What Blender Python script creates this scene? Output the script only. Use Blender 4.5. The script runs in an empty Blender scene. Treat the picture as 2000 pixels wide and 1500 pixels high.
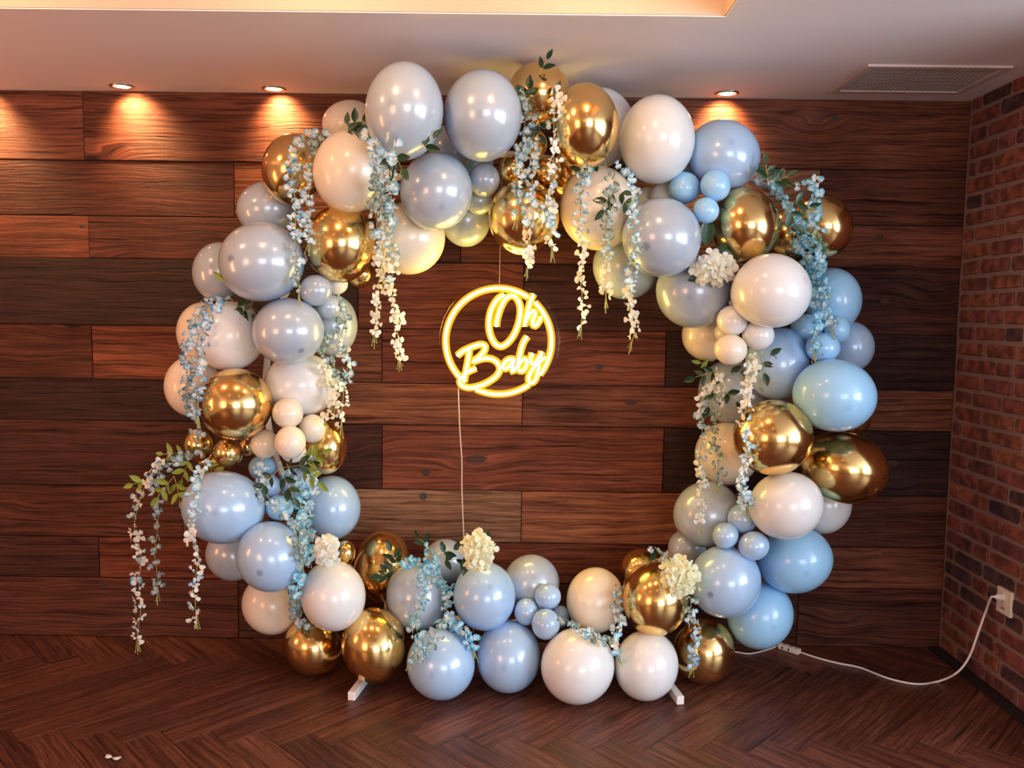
import bpy, bmesh, math, random
import numpy as np
from mathutils import Vector, Matrix

random.seed(7); rng = np.random.RandomState(7)
PI = math.pi
scene = bpy.context.scene
COL = scene.collection

# ------------------------------------------------------------------ camera
F = 1600.0
CAM = np.array([0.0, -3.67, 1.50])
ya = np.array([(1008 - 1000) / F, (750 - 615) / F, 1.0]); ya /= np.linalg.norm(ya)      # wall normal seen by the lens (x right, y up, z forward)
xa = np.array([1.0, -0.0128, 0.0]); xa -= ya * xa.dot(ya); xa /= np.linalg.norm(xa)
za = np.cross(xa, ya) * -1.0
if za[1] < 0: za = -za
R_wc = np.stack([xa, ya, za], axis=1)              # world -> lens frame
R_cw = R_wc.T
right, up, fwd = R_cw @ [1, 0, 0], R_cw @ [0, 1, 0], R_cw @ [0, 0, 1]
cd = bpy.data.cameras.new('camera'); cam = bpy.data.objects.new('camera', cd); COL.objects.link(cam)
M = Matrix(((right[0], up[0], -fwd[0], CAM[0]), (right[1], up[1], -fwd[1], CAM[1]), (right[2], up[2], -fwd[2], CAM[2]), (0, 0, 0, 1)))
cam.matrix_world = M
cd.sensor_width = 36; cd.lens = F / 2000 * 36; cd.clip_start = 0.05; cd.clip_end = 60
scene.camera = cam

def ray(px, py):
    return R_cw @ np.array([(px - 1000) / F, (750 - py) / F, 1.0])
def at_y(px, py, Y):
    d = ray(px, py); return CAM + d * ((Y - CAM[1]) / d[1])
def at_z(px, py, Z):
    d = ray(px, py); return CAM + d * ((Z - CAM[2]) / d[2])
def at_x(px, py, X):
    d = ray(px, py); return CAM + d * ((X - CAM[0]) / d[0])

# ------------------------------------------------------------------ world, light, exposure
w = bpy.data.worlds.new('world'); scene.world = w; w.use_nodes = True
w.node_tree.nodes['Background'].inputs[0].default_value = (0.75, 0.78, 0.9, 1)
w.node_tree.nodes['Background'].inputs[1].default_value = 0.3
scene.view_settings.view_transform = 'Standard'
scene.view_settings.look = 'None'
scene.view_settings.gamma = 1.0
scene.view_settings.use_curve_mapping = False
scene.view_settings.exposure = -0.16

def area(name, loc, target, sx, sy, power, col, spread=PI):
    l = bpy.data.lights.new(name, 'AREA'); l.shape = 'RECTANGLE'; l.size = sx; l.size_y = sy
    l.energy = power; l.color = col; l.spread = spread
    o = bpy.data.objects.new(name, l); COL.objects.link(o); o.location = loc
    d = Vector(target) - Vector(loc); o.rotation_euler = d.to_track_quat('-Z', 'Y').to_euler()
    return o
ZC = at_y(1000, 188.5, 0)[2]                       # ceiling height
XR = at_y(1862, 732, 0)[0]                         # the brick wall's plane
Z_TRAY = ZC + 0.22
XL_ = -3.4
X_SIDE = 4.3
# daylight through the big windows in the far right-hand wall
area('daylight', (X_SIDE - 0.06, -3.9, 1.5), (0, -3.7, 1.6), 3.9, 1.6, 270, (0.80, 0.90, 1.0))
# added cool fill set in an unseen window behind the photographer
area('rear_cool_fill', (1.9, -8.35, 1.5), (1.2, 0, 1.3), 2.6, 1.8, 130, (0.90, 0.94, 1.0))
# added warm fill lights on the left, unseen, brightening ceiling and arch
area('ceiling_warm_fill', (XL_ + 0.12, -1.7, 1.35), (-1.4, -0.7, ZC), 0.25, 1.2, 28, (1.0, 0.34, 0.12))
area('left_warm_fill', (XL_ + 0.3, -5.2, 1.5), (0.0, 0, 1.3), 1.8, 1.3, 80, (1.0, 0.50, 0.26))

# ------------------------------------------------------------------ helpers
def mesh_obj(name, verts, faces, mat=None, parent=None, loc=None, smooth=False, uvs=None, attr=None):
    me = bpy.data.meshes.new(name)
    me.from_pydata([tuple(map(float, v)) for v in verts], [], faces)
    if uvs is not None:
        uvl = me.uv_layers.new(name='UVMap')
        vi = np.empty(len(me.loops), dtype=np.int32); me.loops.foreach_get('vertex_index', vi)
        uvl.data.foreach_set('uv', np.asarray(uvs, dtype=np.float32)[vi].ravel())
    if attr is not None:
        a = me.attributes.new('t', 'FLOAT', 'POINT'); a.data.foreach_set('value', np.asarray(attr, dtype=np.float32))
    if smooth: me.polygons.foreach_set('use_smooth', [True] * len(me.polygons))
    if mat: me.materials.append(mat)
    me.update()
    return link(name, me, parent, loc)
def link(name, me, parent=None, loc=None):
    o = bpy.data.objects.new(name, me); COL.objects.link(o)
    if parent is not None: o.parent = parent
    if loc is not None: o.location = tuple(map(float, loc))
    return o
def tag(o, label=None, cat=None, group=None, kind=None):
    if label: o['label'] = label
    if cat: o['category'] = cat
    if group: o['group'] = group
    if kind: o['kind'] = kind
    return o
def thing(name, label, cat, loc, group=None):
    o = bpy.data.objects.new(name, None); COL.objects.link(o); o.location = tuple(map(float, loc)); o.empty_display_size = 0.05
    return tag(o, label, cat, group)

class MB:
    """collects simple solids, builds one mesh"""
    def __init__(s): s.v = []; s.f = []
    def add(s, v, f):
        n = len(s.v); s.v += [tuple(map(float, p)) for p in v]; s.f += [tuple(i + n for i in q) for q in f]; return s
    def box(s, x0, x1, y0, y1, z0, z1):
        v = [(x, y, z) for x in (x0, x1) for y in (y0, y1) for z in (z0, z1)]
        return s.add(v, [(0, 1, 3, 2), (4, 6, 7, 5), (0, 4, 5, 1), (2, 3, 7, 6), (0, 2, 6, 4), (1, 5, 7, 3)])
    def tube(s, pts, r, n=8, closed=False, cap=True):
        P = [Vector(tuple(map(float, p))) for p in pts]; m = len(P); rings = []
        rr = r if hasattr(r, '__len__') else [r] * m
        prev = None
        for i in range(m):
            if closed: t = P[(i + 1) % m] - P[i - 1]
            else: t = P[min(i + 1, m - 1)] - P[max(i - 1, 0)]
            if t.length < 1e-9: t = Vector((0, 0, 1))
            t.normalize()
            if prev is None:
                a = Vector((0, 0, 1)) if abs(t.z) < .9 else Vector((1, 0, 0))
                u = t.cross(a).normalized()
            else:
                u = prev - t * prev.dot(t)
                u = u.normalized() if u.length > 1e-6 else t.orthogonal().normalized()
            prev = u; b = t.cross(u)
            rings.append([P[i] + (u * math.cos(2 * PI * k / n) + b * math.sin(2 * PI * k / n)) * rr[i] for k in range(n)])
        v = [p for rg in rings for p in rg]; f = []
        for i in range(m if closed else m - 1):
            j = (i + 1) % m
            for k in range(n):
                f.append((i * n + k, i * n + (k + 1) % n, j * n + (k + 1) % n, j * n + k))
        if cap and not closed:
            f.append(tuple(range(n))[::-1]); f.append(tuple((m - 1) * n + k for k in range(n)))
        return s.add(v, f)
    def lathe(s, prof, c, n=32, M3=None):
        v = []; f = []
        for (r, z) in prof:
            for k in range(n):
                p = Vector((r * math.cos(2 * PI * k / n), r * math.sin(2 * PI * k / n), z))
                if M3 is not None: p = M3 @ p
                v.append(p + Vector(c))
        for i in range(len(prof) - 1):
            for k in range(n):
                f.append((i * n + k, i * n + (k + 1) % n, (i + 1) * n + (k + 1) % n, (i + 1) * n + k))
        return s.add(v, f)
    def build(s, name, mat, parent=None, loc=None, smooth=False):
        off = np.array(loc, float) if loc is not None else np.zeros(3)
        v = [tuple(np.array(p) - off) for p in s.v]
        ploc = None
        if loc is not None:
            ploc = off - (np.array(parent.location) if parent is not None else 0)
        elif parent is not None:
            ploc = -np.array(parent.location)
        return mesh_obj(name, v, s.f, mat, parent, ploc, smooth)

def catmull(pts, step):
    P = [np.array(p, float) for p in pts]
    P = [2 * P[0] - P[1]] + P + [2 * P[-1] - P[-2]]
    out = []
    for i in range(1, len(P) - 2):
        p0, p1, p2, p3 = P[i - 1:i + 3]
        n = max(1, int(np.linalg.norm(p2 - p1) / step))
        for k in range(n):
            t = k / n
            out.append(.5 * ((2 * p1) + (-p0 + p2) * t + (2 * p0 - 5 * p1 + 4 * p2 - p3) * t * t + (-p0 + 3 * p1 - 3 * p2 + p3) * t ** 3))
    out.append(P[-2]); return out

# ------------------------------------------------------------------ materials
def new_mat(name):
    m = bpy.data.materials.new(name); m.use_nodes = True
    nt = m.node_tree; b = nt.nodes['Principled BSDF']; return m, nt, b
def N(nt, t, **kw):
    n = nt.nodes.new(t)
    for k, v in kw.items():
        if k.startswith('i_'):
            n.inputs[k[2:].replace('_', ' ')].default_value = v
        else: setattr(n, k, v)
    return n
def math_n(nt, op, a, b=None, c=None):
    n = nt.nodes.new('ShaderNodeMath'); n.operation = op
    for i, x in enumerate((a, b, c)):
        if x is None: continue
        if isinstance(x, (int, float)): n.inputs[i].default_value = x
        else: nt.links.new(x, n.inputs[i])
    return n.outputs[0]
def mixc(nt, fac, a, b, mode='MIX'):
    n = nt.nodes.new('ShaderNodeMix'); n.data_type = 'RGBA'; n.blend_type = mode
    for sock, x in ((n.inputs[0], fac), (n.inputs[6], a), (n.inputs[7], b)):
        if isinstance(x, (int, float)): sock.default_value = x
        elif isinstance(x, tuple): sock.default_value = x if len(x) == 4 else x + (1,)
        else: nt.links.new(x, sock)
    return n.outputs[2]
def ramp(nt, fac, stops):
    n = nt.nodes.new('ShaderNodeMapRange'); n.interpolation_type = 'SMOOTHSTEP'
    n.inputs[1].default_value = stops[0]; n.inputs[2].default_value = stops[1]
    n.inputs[3].default_value = stops[2]; n.inputs[4].default_value = stops[3]
    nt.links.new(fac, n.inputs[0]); return n.outputs[0]

def wood_mat(name, scale=1.0, rough=0.55, bump=0.9, knots=True, contrast=1.0, coat=0.0, cathedral=False, spec=0.5):
    m, nt, b = new_mat(name); L = nt.links.new
    uv = N(nt, 'ShaderNodeUVMap'); oi = N(nt, 'ShaderNodeObjectInfo')
    sep = N(nt, 'ShaderNodeSeparateXYZ'); L(uv.outputs[0], sep.inputs[0])
    off = math_n(nt, 'MULTIPLY', oi.outputs['Random'], 37.0)
    u = math_n(nt, 'ADD', sep.outputs[0], off); v = math_n(nt, 'ADD', sep.outputs[1], math_n(nt, 'MULTIPLY', off, 1.7))
    def comb(su, sv, w=None):
        c = N(nt, 'ShaderNodeCombineXYZ')
        L(math_n(nt, 'MULTIPLY', u, su * scale), c.inputs[0]); L(math_n(nt, 'MULTIPLY', w if w is not None else v, sv * scale), c.inputs[1]); return c.outputs[0]
    def noise(vec, sc=1.0, det=4.0, ro=0.55, dist=0.0):
        n = N(nt, 'ShaderNodeTexNoise'); n.inputs['Scale'].default_value = sc; n.inputs['Detail'].default_value = det
        n.inputs['Roughness'].default_value = ro; n.inputs['Distortion'].default_value = dist; L(vec, n.inputs['Vector']); return n.outputs['Fac']
    warp = noise(comb(1.6, 5.0), 1.0, 3.0)
    vw = math_n(nt, 'ADD', v, math_n(nt, 'MULTIPLY', math_n(nt, 'SUBTRACT', warp, 0.5), 0.06 / scale))
    kf = None
    if knots:
        vo = N(nt, 'ShaderNodeTexVoronoi'); vo.inputs['Scale'].default_value = 1.0; vo.inputs['Randomness'].default_value = 1.0
        L(comb(1.9, 4.2), vo.inputs['Vector'])
        kd = vo.outputs['Distance']
        sel = N(nt, 'ShaderNodeSeparateColor'); L(vo.outputs['Color'], sel.inputs[0])
        on = math_n(nt, 'GREATER_THAN', sel.outputs[0], 0.55)
        kf = math_n(nt, 'MULTIPLY', ramp(nt, kd, (0.035, 0.10, 1.0, 0.0)), on)
        halo = math_n(nt, 'MULTIPLY', ramp(nt, kd, (0.0, 0.42, 1.0, 0.0)), on)
        vw = math_n(nt, 'ADD', vw, math_n(nt, 'MULTIPLY', halo, 0.05))
    g1 = noise(comb(1.2, 42, vw), 1.0, 5.0, 0.65)
    g2 = noise(comb(4.0, 130, vw), 1.0, 4.0, 0.7)
    bl = noise(comb(1.4, 3.5), 1.0, 3.0, 0.55)
    saw = noise(comb(60, 3.0), 1.0, 2.0, 0.5)
    gg = math_n(nt, 'ADD', math_n(nt, 'MULTIPLY', g1, 0.48), math_n(nt, 'MULTIPLY', g2, 0.52))
    fac = ramp(nt, gg, (0.40, 0.60, 0.0, 1.0))
    fine = noise(comb(2.2, 75, vw), 1.0, 2.0, 0.5)
    crack = math_n(nt, 'MAXIMUM', ramp(nt, g1, (0.30, 0.37, 1.0, 0.0)), math_n(nt, 'MULTIPLY', ramp(nt, fine, (0.30, 0.39, 1.0, 0.0)), 0.8))
    col = mixc(nt, fac, (0.50 / contrast, 0.38 / contrast, 0.34 / contrast), (1.55, 1.5, 1.45))
    col = mixc(nt, math_n(nt, 'MULTIPLY', ramp(nt, bl, (0.35, 0.65, 0.0, 1.0)), 0.65), col, mixc(nt, 1.0, col, (0.50, 0.42, 0.40), 'MULTIPLY'))
    if cathedral:
        vv = math_n(nt, 'ADD', math_n(nt, 'MULTIPLY', u, 0.8), math_n(nt, 'MULTIPLY', noise(comb(2.6, 9.0), 1.0, 2.0), 2.2))
        rings = math_n(nt, 'FRACT', math_n(nt, 'MULTIPLY', vv, 7.0))
        col = mixc(nt, math_n(nt, 'MULTIPLY', ramp(nt, rings, (0.55, 0.95, 0.0, 1.0)), 0.5), col, mixc(nt, 1.0, col, (0.45, 0.4, 0.4), 'MULTIPLY'))
    col = mixc(nt, math_n(nt, 'MULTIPLY', crack, 0.75), col, (0.12, 0.08, 0.07))
    if kf is not None: col = mixc(nt, math_n(nt, 'MULTIPLY', kf, 0.85), col, (0.12, 0.06, 0.05))
    col = mixc(nt, 1.0, oi.outputs['Color'], col, 'MULTIPLY')
    L(col, b.inputs['Base Color'])
    h = math_n(nt, 'SUBTRACT', gg, math_n(nt, 'MULTIPLY', crack, 0.45))
    h = math_n(nt, 'ADD', h, math_n(nt, 'MULTIPLY', saw, 0.10))
    if kf is not None: h = math_n(nt, 'SUBTRACT', h, math_n(nt, 'MULTIPLY', kf, 0.4))
    bp = N(nt, 'ShaderNodeBump'); bp.inputs['Strength'].default_value = bump; bp.inputs['Distance'].default_value = 0.012
    L(h, bp.inputs['Height']); L(bp.outputs[0], b.inputs['Normal'])
    b.inputs['Roughness'].default_value = rough
    b.inputs['Specular IOR Level'].default_value = spec
    if coat: b.inputs['Coat Weight'].default_value = coat; b.inputs['Coat Roughness'].default_value = 0.25
    return m
def plain(name, col, rough=0.5, metallic=0.0, emis=None, es=0.0, bump=None, coat=0.0):
    m, nt, b = new_mat(name)
    b.inputs['Base Color'].default_value = col + (1,); b.inputs['Roughness'].default_value = rough; b.inputs['Metallic'].default_value = metallic
    if emis: b.inputs['Emission Color'].default_value = emis + (1,); b.inputs['Emission Strength'].default_value = es
    if coat: b.inputs['Coat Weight'].default_value = coat
    n = N(nt, 'ShaderNodeTexNoise'); n.inputs['Scale'].default_value = (bump or (40, 0))[0]; n.inputs['Detail'].default_value = 3
    tc = N(nt, 'ShaderNodeTexCoord'); nt.links.new(tc.outputs['Object'], n.inputs['Vector'])
    c = mixc(nt, n.outputs['Fac'], tuple(x * 0.95 for x in col), tuple(min(1, x * 1.05) for x in col)); nt.links.new(c, b.inputs['Base Color'])
    if bump:
        bp = N(nt, 'ShaderNodeBump'); bp.inputs['Strength'].default_value = bump[1]; bp.inputs['Distance'].default_value = 0.004
        nt.links.new(n.outputs['Fac'], bp.inputs['Height']); nt.links.new(bp.outputs[0], b.inputs['Normal'])
    return m
def balloon_mat(name, col, edge, rough, metallic=0.0, coat=0.0, spot=(0.2, 0.25, 0.35), spot_k=0.6, tint=None):
    m, nt, b = new_mat(name); L = nt.links.new
    at = N(nt, 'ShaderNodeAttribute'); at.attribute_name = 't'
    n = N(nt, 'ShaderNodeTexNoise'); n.inputs['Scale'].default_value = 3.0
    tc = N(nt, 'ShaderNodeTexCoord'); L(tc.outputs['Object'], n.inputs['Vector'])
    # denser colour where the skin is stretched less, towards the neck and at the nose
    body = ramp(nt, at.outputs['Fac'], (0.35, 1.0, 0.0, 1.0))
    c = mixc(nt, body, col, edge)
    c = mixc(nt, math_n(nt, 'MULTIPLY', n.outputs['Fac'], 0.10), c, (1, 1, 1))
    nose = ramp(nt, at.outputs['Fac'], (0.012, 0.048, 1.0, 0.0))
    oi = N(nt, 'ShaderNodeObjectInfo')
    sc = N(nt, 'ShaderNodeSeparateColor'); L(oi.outputs['Color'], sc.inputs[0])
    c = mixc(nt, math_n(nt, 'MULTIPLY', math_n(nt, 'MULTIPLY', nose, spot_k), sc.outputs[0]), c, spot)
    L(c, b.inputs['Base Color'])
    b.inputs['Roughness'].default_value = rough; b.inputs['Metallic'].default_value = metallic
    b.inputs['Coat Weight'].default_value = coat; b.inputs['Coat Roughness'].default_value = 0.08
    b.inputs['IOR'].default_value = 1.52
    return m
M_BOARD = wood_mat('reclaimed_wood', 1.0, 0.58, 1.0, spec=0.3)
M_FLOOR = wood_mat('oiled_oak', 1.1, 0.42, 0.28, knots=False, cathedral=True)
M_BRICK = None
def brick_mat():
    m, nt, b = new_mat('old_brick'); L = nt.links.new
    oi = N(nt, 'ShaderNodeObjectInfo'); tc = N(nt, 'ShaderNodeTexCoord')
    n = N(nt, 'ShaderNodeTexNoise'); n.inputs['Scale'].default_value = 22; n.inputs['Detail'].default_value = 5
    vm = N(nt, 'ShaderNodeVectorMath'); vm.operation = 'ADD'; L(tc.outputs['Object'], vm.inputs[0])
    cb = N(nt, 'ShaderNodeCombineXYZ'); L(math_n(nt, 'MULTIPLY', oi.outputs['Random'], 20.0), cb.inputs[0]); L(cb.outputs[0], vm.inputs[1]); L(vm.outputs[0], n.inputs['Vector'])
    f = ramp(nt, n.outputs['Fac'], (0.35, 0.68, 0.0, 1.0))
    c = mixc(nt, f, (0.5, 0.5, 0.55), (1.35, 1.3, 1.25)); c = mixc(nt, 1.0, oi.outputs['Color'], c, 'MULTIPLY')
    L(c, b.inputs['Base Color']); b.inputs['Roughness'].default_value = 0.85
    bp = N(nt, 'ShaderNodeBump'); bp.inputs['Strength'].default_value = 0.6; bp.inputs['Distance'].default_value = 0.006
    L(n.outputs['Fac'], bp.inputs['Height']); L(bp.outputs[0], b.inputs['Normal']); return m
M_BRICK = brick_mat()
M_MORTAR = plain('mortar', (0.25, 0.165, 0.165), 0.95, bump=(60, 0.8))
M_CEIL = plain('ceiling_paint', (0.88, 0.82, 0.83), 0.75, bump=(180, 0.12))
M_TRAY = plain('warm_tray_paint', (0.60, 0.47, 0.37), 0.7, bump=(180, 0.1))
M_WALLP = plain('warm_plaster', (0.42, 0.29, 0.21), 0.8, bump=(50, 0.2))
M_FLATBLACK = plain('flat_black', (0.015, 0.011, 0.012), 0.6)
M_DARK = plain('shadow_backing', (0.02, 0.012, 0.01), 0.9)
M_WHITEPL = plain('white_plastic', (0.78, 0.74, 0.72), 0.4)
M_WHITEPAINT = plain('white_painted_wood', (0.85, 0.82, 0.80), 0.4)
M_SLOT = plain('dark_slot', (0.03, 0.03, 0.03), 0.6)
M_KNOT = plain('knot_wood', (0.045, 0.014, 0.009), 0.7)
M_VENT = plain('vent_enamel', (0.62, 0.54, 0.53), 0.45)
M_CHROME = plain('brushed_nickel', (0.55, 0.45, 0.38), 0.3, metallic=1.0)
M_STEM = plain('vine_stem', (0.40, 0.42, 0.14), 0.6)
M_LEAF = plain('leaf_green', (0.012, 0.050, 0.018), 0.3, bump=(90, 0.3))
M_LEAFY = plain('leaf_yellow_green', (0.20, 0.30, 0.04), 0.4, bump=(90, 0.3))
M_ACR = None

MB_ = {
 'P': balloon_mat('pearl_grey_blue_latex', (0.40, 0.49, 0.61), (0.14, 0.27, 0.47), 0.24, metallic=0.1, coat=0.5, spot=(0.10, 0.14, 0.24)),
 'L': balloon_mat('pearl_light_blue_latex', (0.36, 0.56, 0.83), (0.11, 0.32, 0.70), 0.25, metallic=0.06, coat=0.5, spot=(0.10, 0.16, 0.32)),
 'B': balloon_mat('pastel_blue_latex', (0.30, 0.64, 0.98), (0.07, 0.36, 0.92), 0.3, coat=0.5, spot=(0.1, 0.25, 0.5)),
 'W': balloon_mat('matte_white_latex', (0.76, 0.77, 0.78), (0.64, 0.62, 0.63), 0.24, coat=0.4, spot=(0.5, 0.45, 0.45), spot_k=0.4),
 'C': balloon_mat('cream_latex', (0.82, 0.73, 0.60), (0.72, 0.60, 0.45), 0.26, coat=0.35, spot=(0.5, 0.4, 0.3), spot_k=0.4),
 'G': balloon_mat('gold_chrome_latex', (0.90, 0.60, 0.20), (0.72, 0.42, 0.10), 0.17, metallic=1.0, spot=(0.5, 0.3, 0.08), spot_k=0.5),
}
BN = {'P': 'pearl_balloon', 'L': 'pearl_balloon', 'B': 'blue_balloon', 'W': 'white_balloon', 'C': 'cream_balloon', 'G': 'gold_balloon'}
GN = {'P': 'pearl grey-blue balloons of the arch', 'L': 'pearl light blue balloons of the arch', 'B': 'pastel blue balloons of the arch',
      'W': 'white balloons of the arch', 'C': 'cream balloons of the arch', 'G': 'gold chrome balloons of the arch'}

# ------------------------------------------------------------------ setting
def chamfer_panel(name, poly, z0, z1, c, mat, parent, frame, color, uvdir=None, jitter=0.0):
    """prism over a convex polygon (2-D, metres); its top edge is bevelled by c. frame maps (a, b, height) to the world."""
    P = [np.array(p, float) for p in poly]; n = len(P); cen = sum(P) / n
    ins = []
    for i in range(n):
        a, b_, d = P[i - 1], P[i], P[(i + 1) % n]
        e1 = (b_ - a) / (np.linalg.norm(b_ - a) + 1e-9); e2 = (d - b_) / (np.linalg.norm(d - b_) + 1e-9)
        n1 = np.array([-e1[1], e1[0]]); n2 = np.array([-e2[1], e2[0]])
        k = (n1 + n2) / max(0.4, 1 + n1.dot(n2)); ins.append(b_ + k * c)
    v2 = P + P + ins; hs = [z0] * n + [z1 - c] * n + [z1] * n
    o3 = frame(cen[0], cen[1], 0)
    V = [np.array(frame(p[0], p[1], h)) - o3 for p, h in zip(v2, hs)]
    Fc = [tuple(range(2 * n, 3 * n))]
    for i in range(n):
        j = (i + 1) % n
        Fc += [(i, j, n + j, n + i), (n + i, n + j, 2 * n + j, 2 * n + i)]
    d = np.array(uvdir if uvdir is not None else (1, 0), float); q = np.array([-d[1], d[0]])
    uv = [((p - cen).dot(d), (p - cen).dot(q)) for p in v2]
    o = mesh_obj(name, V, Fc, mat, parent, o3, uvs=uv)
    o.color = tuple(color) + (1,)
    return o

# seams of the wood wall: z from the photograph's rows, joints as x
def zz(px, py): return at_y(px, py, 0)[2]
seams_l = [None, (300, 317), (330, 427), (300, 509), (300, 638), (300, 744), (250, 826), (300, 951), (300, 1051), (250, 1133), (250, 1239)]
seams_r = [None, (1545, 329), (1750, 438), (1750, 522), (1700, 651), (1750, 758), (1750, 837), (1750, 965), (1750, 1066), (1750, 1143), (1700, 1265)]
zs = [ZC] + [(zz(*a) + zz(*b)) / 2 for a, b in zip(seams_l[1:], seams_r[1:])]
ZF = zs[-1]
print('ceiling', ZC, 'XR', XR, 'seams', [round(z, 3) for z in zs], 'left/right', [(round(zz(*a), 3), round(zz(*b), 3)) for a, b in zip(seams_l[1:], seams_r[1:])])
zs[-1] = 0.0
XL = -3.4
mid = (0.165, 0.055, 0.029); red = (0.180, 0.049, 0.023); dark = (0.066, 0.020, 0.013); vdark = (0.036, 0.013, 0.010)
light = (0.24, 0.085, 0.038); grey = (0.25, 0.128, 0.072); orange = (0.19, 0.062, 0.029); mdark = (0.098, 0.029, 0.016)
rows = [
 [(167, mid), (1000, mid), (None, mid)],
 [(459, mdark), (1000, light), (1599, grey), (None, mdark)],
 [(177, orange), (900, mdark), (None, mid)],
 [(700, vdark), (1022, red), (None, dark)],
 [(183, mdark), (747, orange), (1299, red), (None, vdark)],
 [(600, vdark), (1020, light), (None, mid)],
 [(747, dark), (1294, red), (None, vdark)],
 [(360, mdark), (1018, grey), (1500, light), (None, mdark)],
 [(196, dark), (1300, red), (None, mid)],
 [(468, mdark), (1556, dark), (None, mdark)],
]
wall = mesh_obj('wall_back', *(lambda m: (m.v, m.f))(MB().box(XL, X_SIDE, 0.0, 0.12, -0.1, ZC + 0.35)), M_DARK)
tag(wall, kind='structure')
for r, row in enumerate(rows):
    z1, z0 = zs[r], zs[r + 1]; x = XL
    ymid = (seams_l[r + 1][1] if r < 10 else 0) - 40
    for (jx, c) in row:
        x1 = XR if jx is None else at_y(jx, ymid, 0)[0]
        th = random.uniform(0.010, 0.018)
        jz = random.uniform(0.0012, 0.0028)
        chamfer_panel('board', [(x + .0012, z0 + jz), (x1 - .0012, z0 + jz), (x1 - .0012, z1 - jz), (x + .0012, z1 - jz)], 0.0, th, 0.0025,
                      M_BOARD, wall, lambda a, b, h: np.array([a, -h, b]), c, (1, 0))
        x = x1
# knot holes, dark and sunken, in some boards
for (px, py, a_, b_) in ((827, 969, .017, .017), (1631, 230, .011, .013), (160, 442, .012, .007), (205, 1143, .012, .02), (1170, 716, .02, .012), (930, 896, .05, .016), (832, 922, .018, .02), (1232, 785, .026, .012), (1425, 893, .02, .014), (1745, 905, .03, .014), (1718, 462, .016, .012), (1728, 588, .022, .016)):
    p = at_y(px, py, -.0185); mk = MB()
    mk.lathe([(1.0, -.0005), (.8, .0012), (.45, .0004), (.02, -.0008)], (0, 0, 0), 14, Matrix.Rotation(PI / 2, 3, 'X'))
    mk.v = [(v_[0] * a_ * (1 + .15 * math.sin(5 * v_[2])), v_[1], v_[2] * b_) for v_ in mk.v]
    o = mesh_obj('knot', mk.v, mk.f, M_SLOT if a_ < .018 and px in (827, 1631, 160) else M_KNOT, wall, (p[0], -.0178, p[2]), smooth=True)
# brick wall on the right (a pier that ends just outside the frame)
Y_PIER = -1.25
bw = mesh_obj('wall_right', *(lambda m: (m.v, m.f))(MB().box(XR, XR + 0.35, Y_PIER, 0.0, 0.0, ZC)), M_MORTAR); tag(bw, kind='structure')
course = 0.0703; zb = 0.014; row = 0
tones = [(0.21, 0.062, 0.052), (0.22, 0.07, 0.052), (0.18, 0.055, 0.055), (0.25, 0.088, 0.055), (0.13, 0.045, 0.052), (0.20, 0.064, 0.060)]
OUT = at_x(1967, 1177, XR)
while zb < ZC - 0.01:
    y = -0.028 - random.uniform(0, 0.012)
    first = [0.115, 0.2, 0.06, 0.2][row % 4]
    z1 = min(zb + 0.0525, ZC - 0.002)
    while y > Y_PIER + 0.03:
        l = first if first else random.choice([0.2, 0.205, 0.195, 0.2, 0.1]); first = None
        ye = max(y - l, Y_PIER + 0.004)
        j = lambda: random.uniform(-.003, .003)
        c = random.choice(tones) if random.random() > 0.14 else (0.07, 0.035, 0.045)
        k_ = random.uniform(.005, .011); poly = [(ye + k_, zb + j()), (y - k_, zb + j()), (y + j(), zb + k_), (y + j(), z1 - k_), (y - k_, z1 + j()), (ye + k_, z1 + j()), (ye + j(), z1 - k_), (ye + j(), zb + k_)]
        chamfer_panel('brick', poly, 0.0, random.uniform(.004, .009), 0.003, M_BRICK, bw,
                      lambda a, b, h: np.array([XR - h, a, b]), c)
        y = ye - 0.018
    zb += course; row += 1
bb = mesh_obj('dark_strip_right', *(lambda m: (m.v, m.f))(MB().box(XR - 0.055, XR - 0.0005, Y_PIER - 0.0, -0.02, 0.0, 0.012)), M_FLATBLACK); tag(bb, kind='structure')  # low dark strip along the foot of the brick wall

# floor: subfloor + herringbone planks
fl = mesh_obj('floor', *(lambda m: (m.v, m.f))(MB().box(XL, X_SIDE, -8.6, 0.0, -0.12, -0.006)), M_DARK); tag(fl, kind='structure')
def clip(poly, a, b, c):            # keep a*x+b*y<=c
    out = []
    for i in range(len(poly)):
        p, q = poly[i - 1], poly[i]; dp, dq = a * p[0] + b * p[1] - c, a * q[0] + b * q[1] - c
        if (dp <= 0) != (dq <= 0):
            t = dp / (dp - dq); out.append((p[0] + t * (q[0] - p[0]), p[1] + t * (q[1] - p[1])))
        if dq <= 0: out.append(q)
    return out
PW = 0.128; PL = PW * 7
s2 = math.sqrt(.5)
tip = at_z(1053, 1463, 0)
fcols = [(0.130, 0.047, 0.031), (0.112, 0.040, 0.026), (0.150, 0.056, 0.038), (0.102, 0.035, 0.024), (0.122, 0.043, 0.028)]
def to_w(a, b): return (a * s2 + b * s2 + tip[0], -a * s2 + b * s2 + tip[1])
npl = 0
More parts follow.
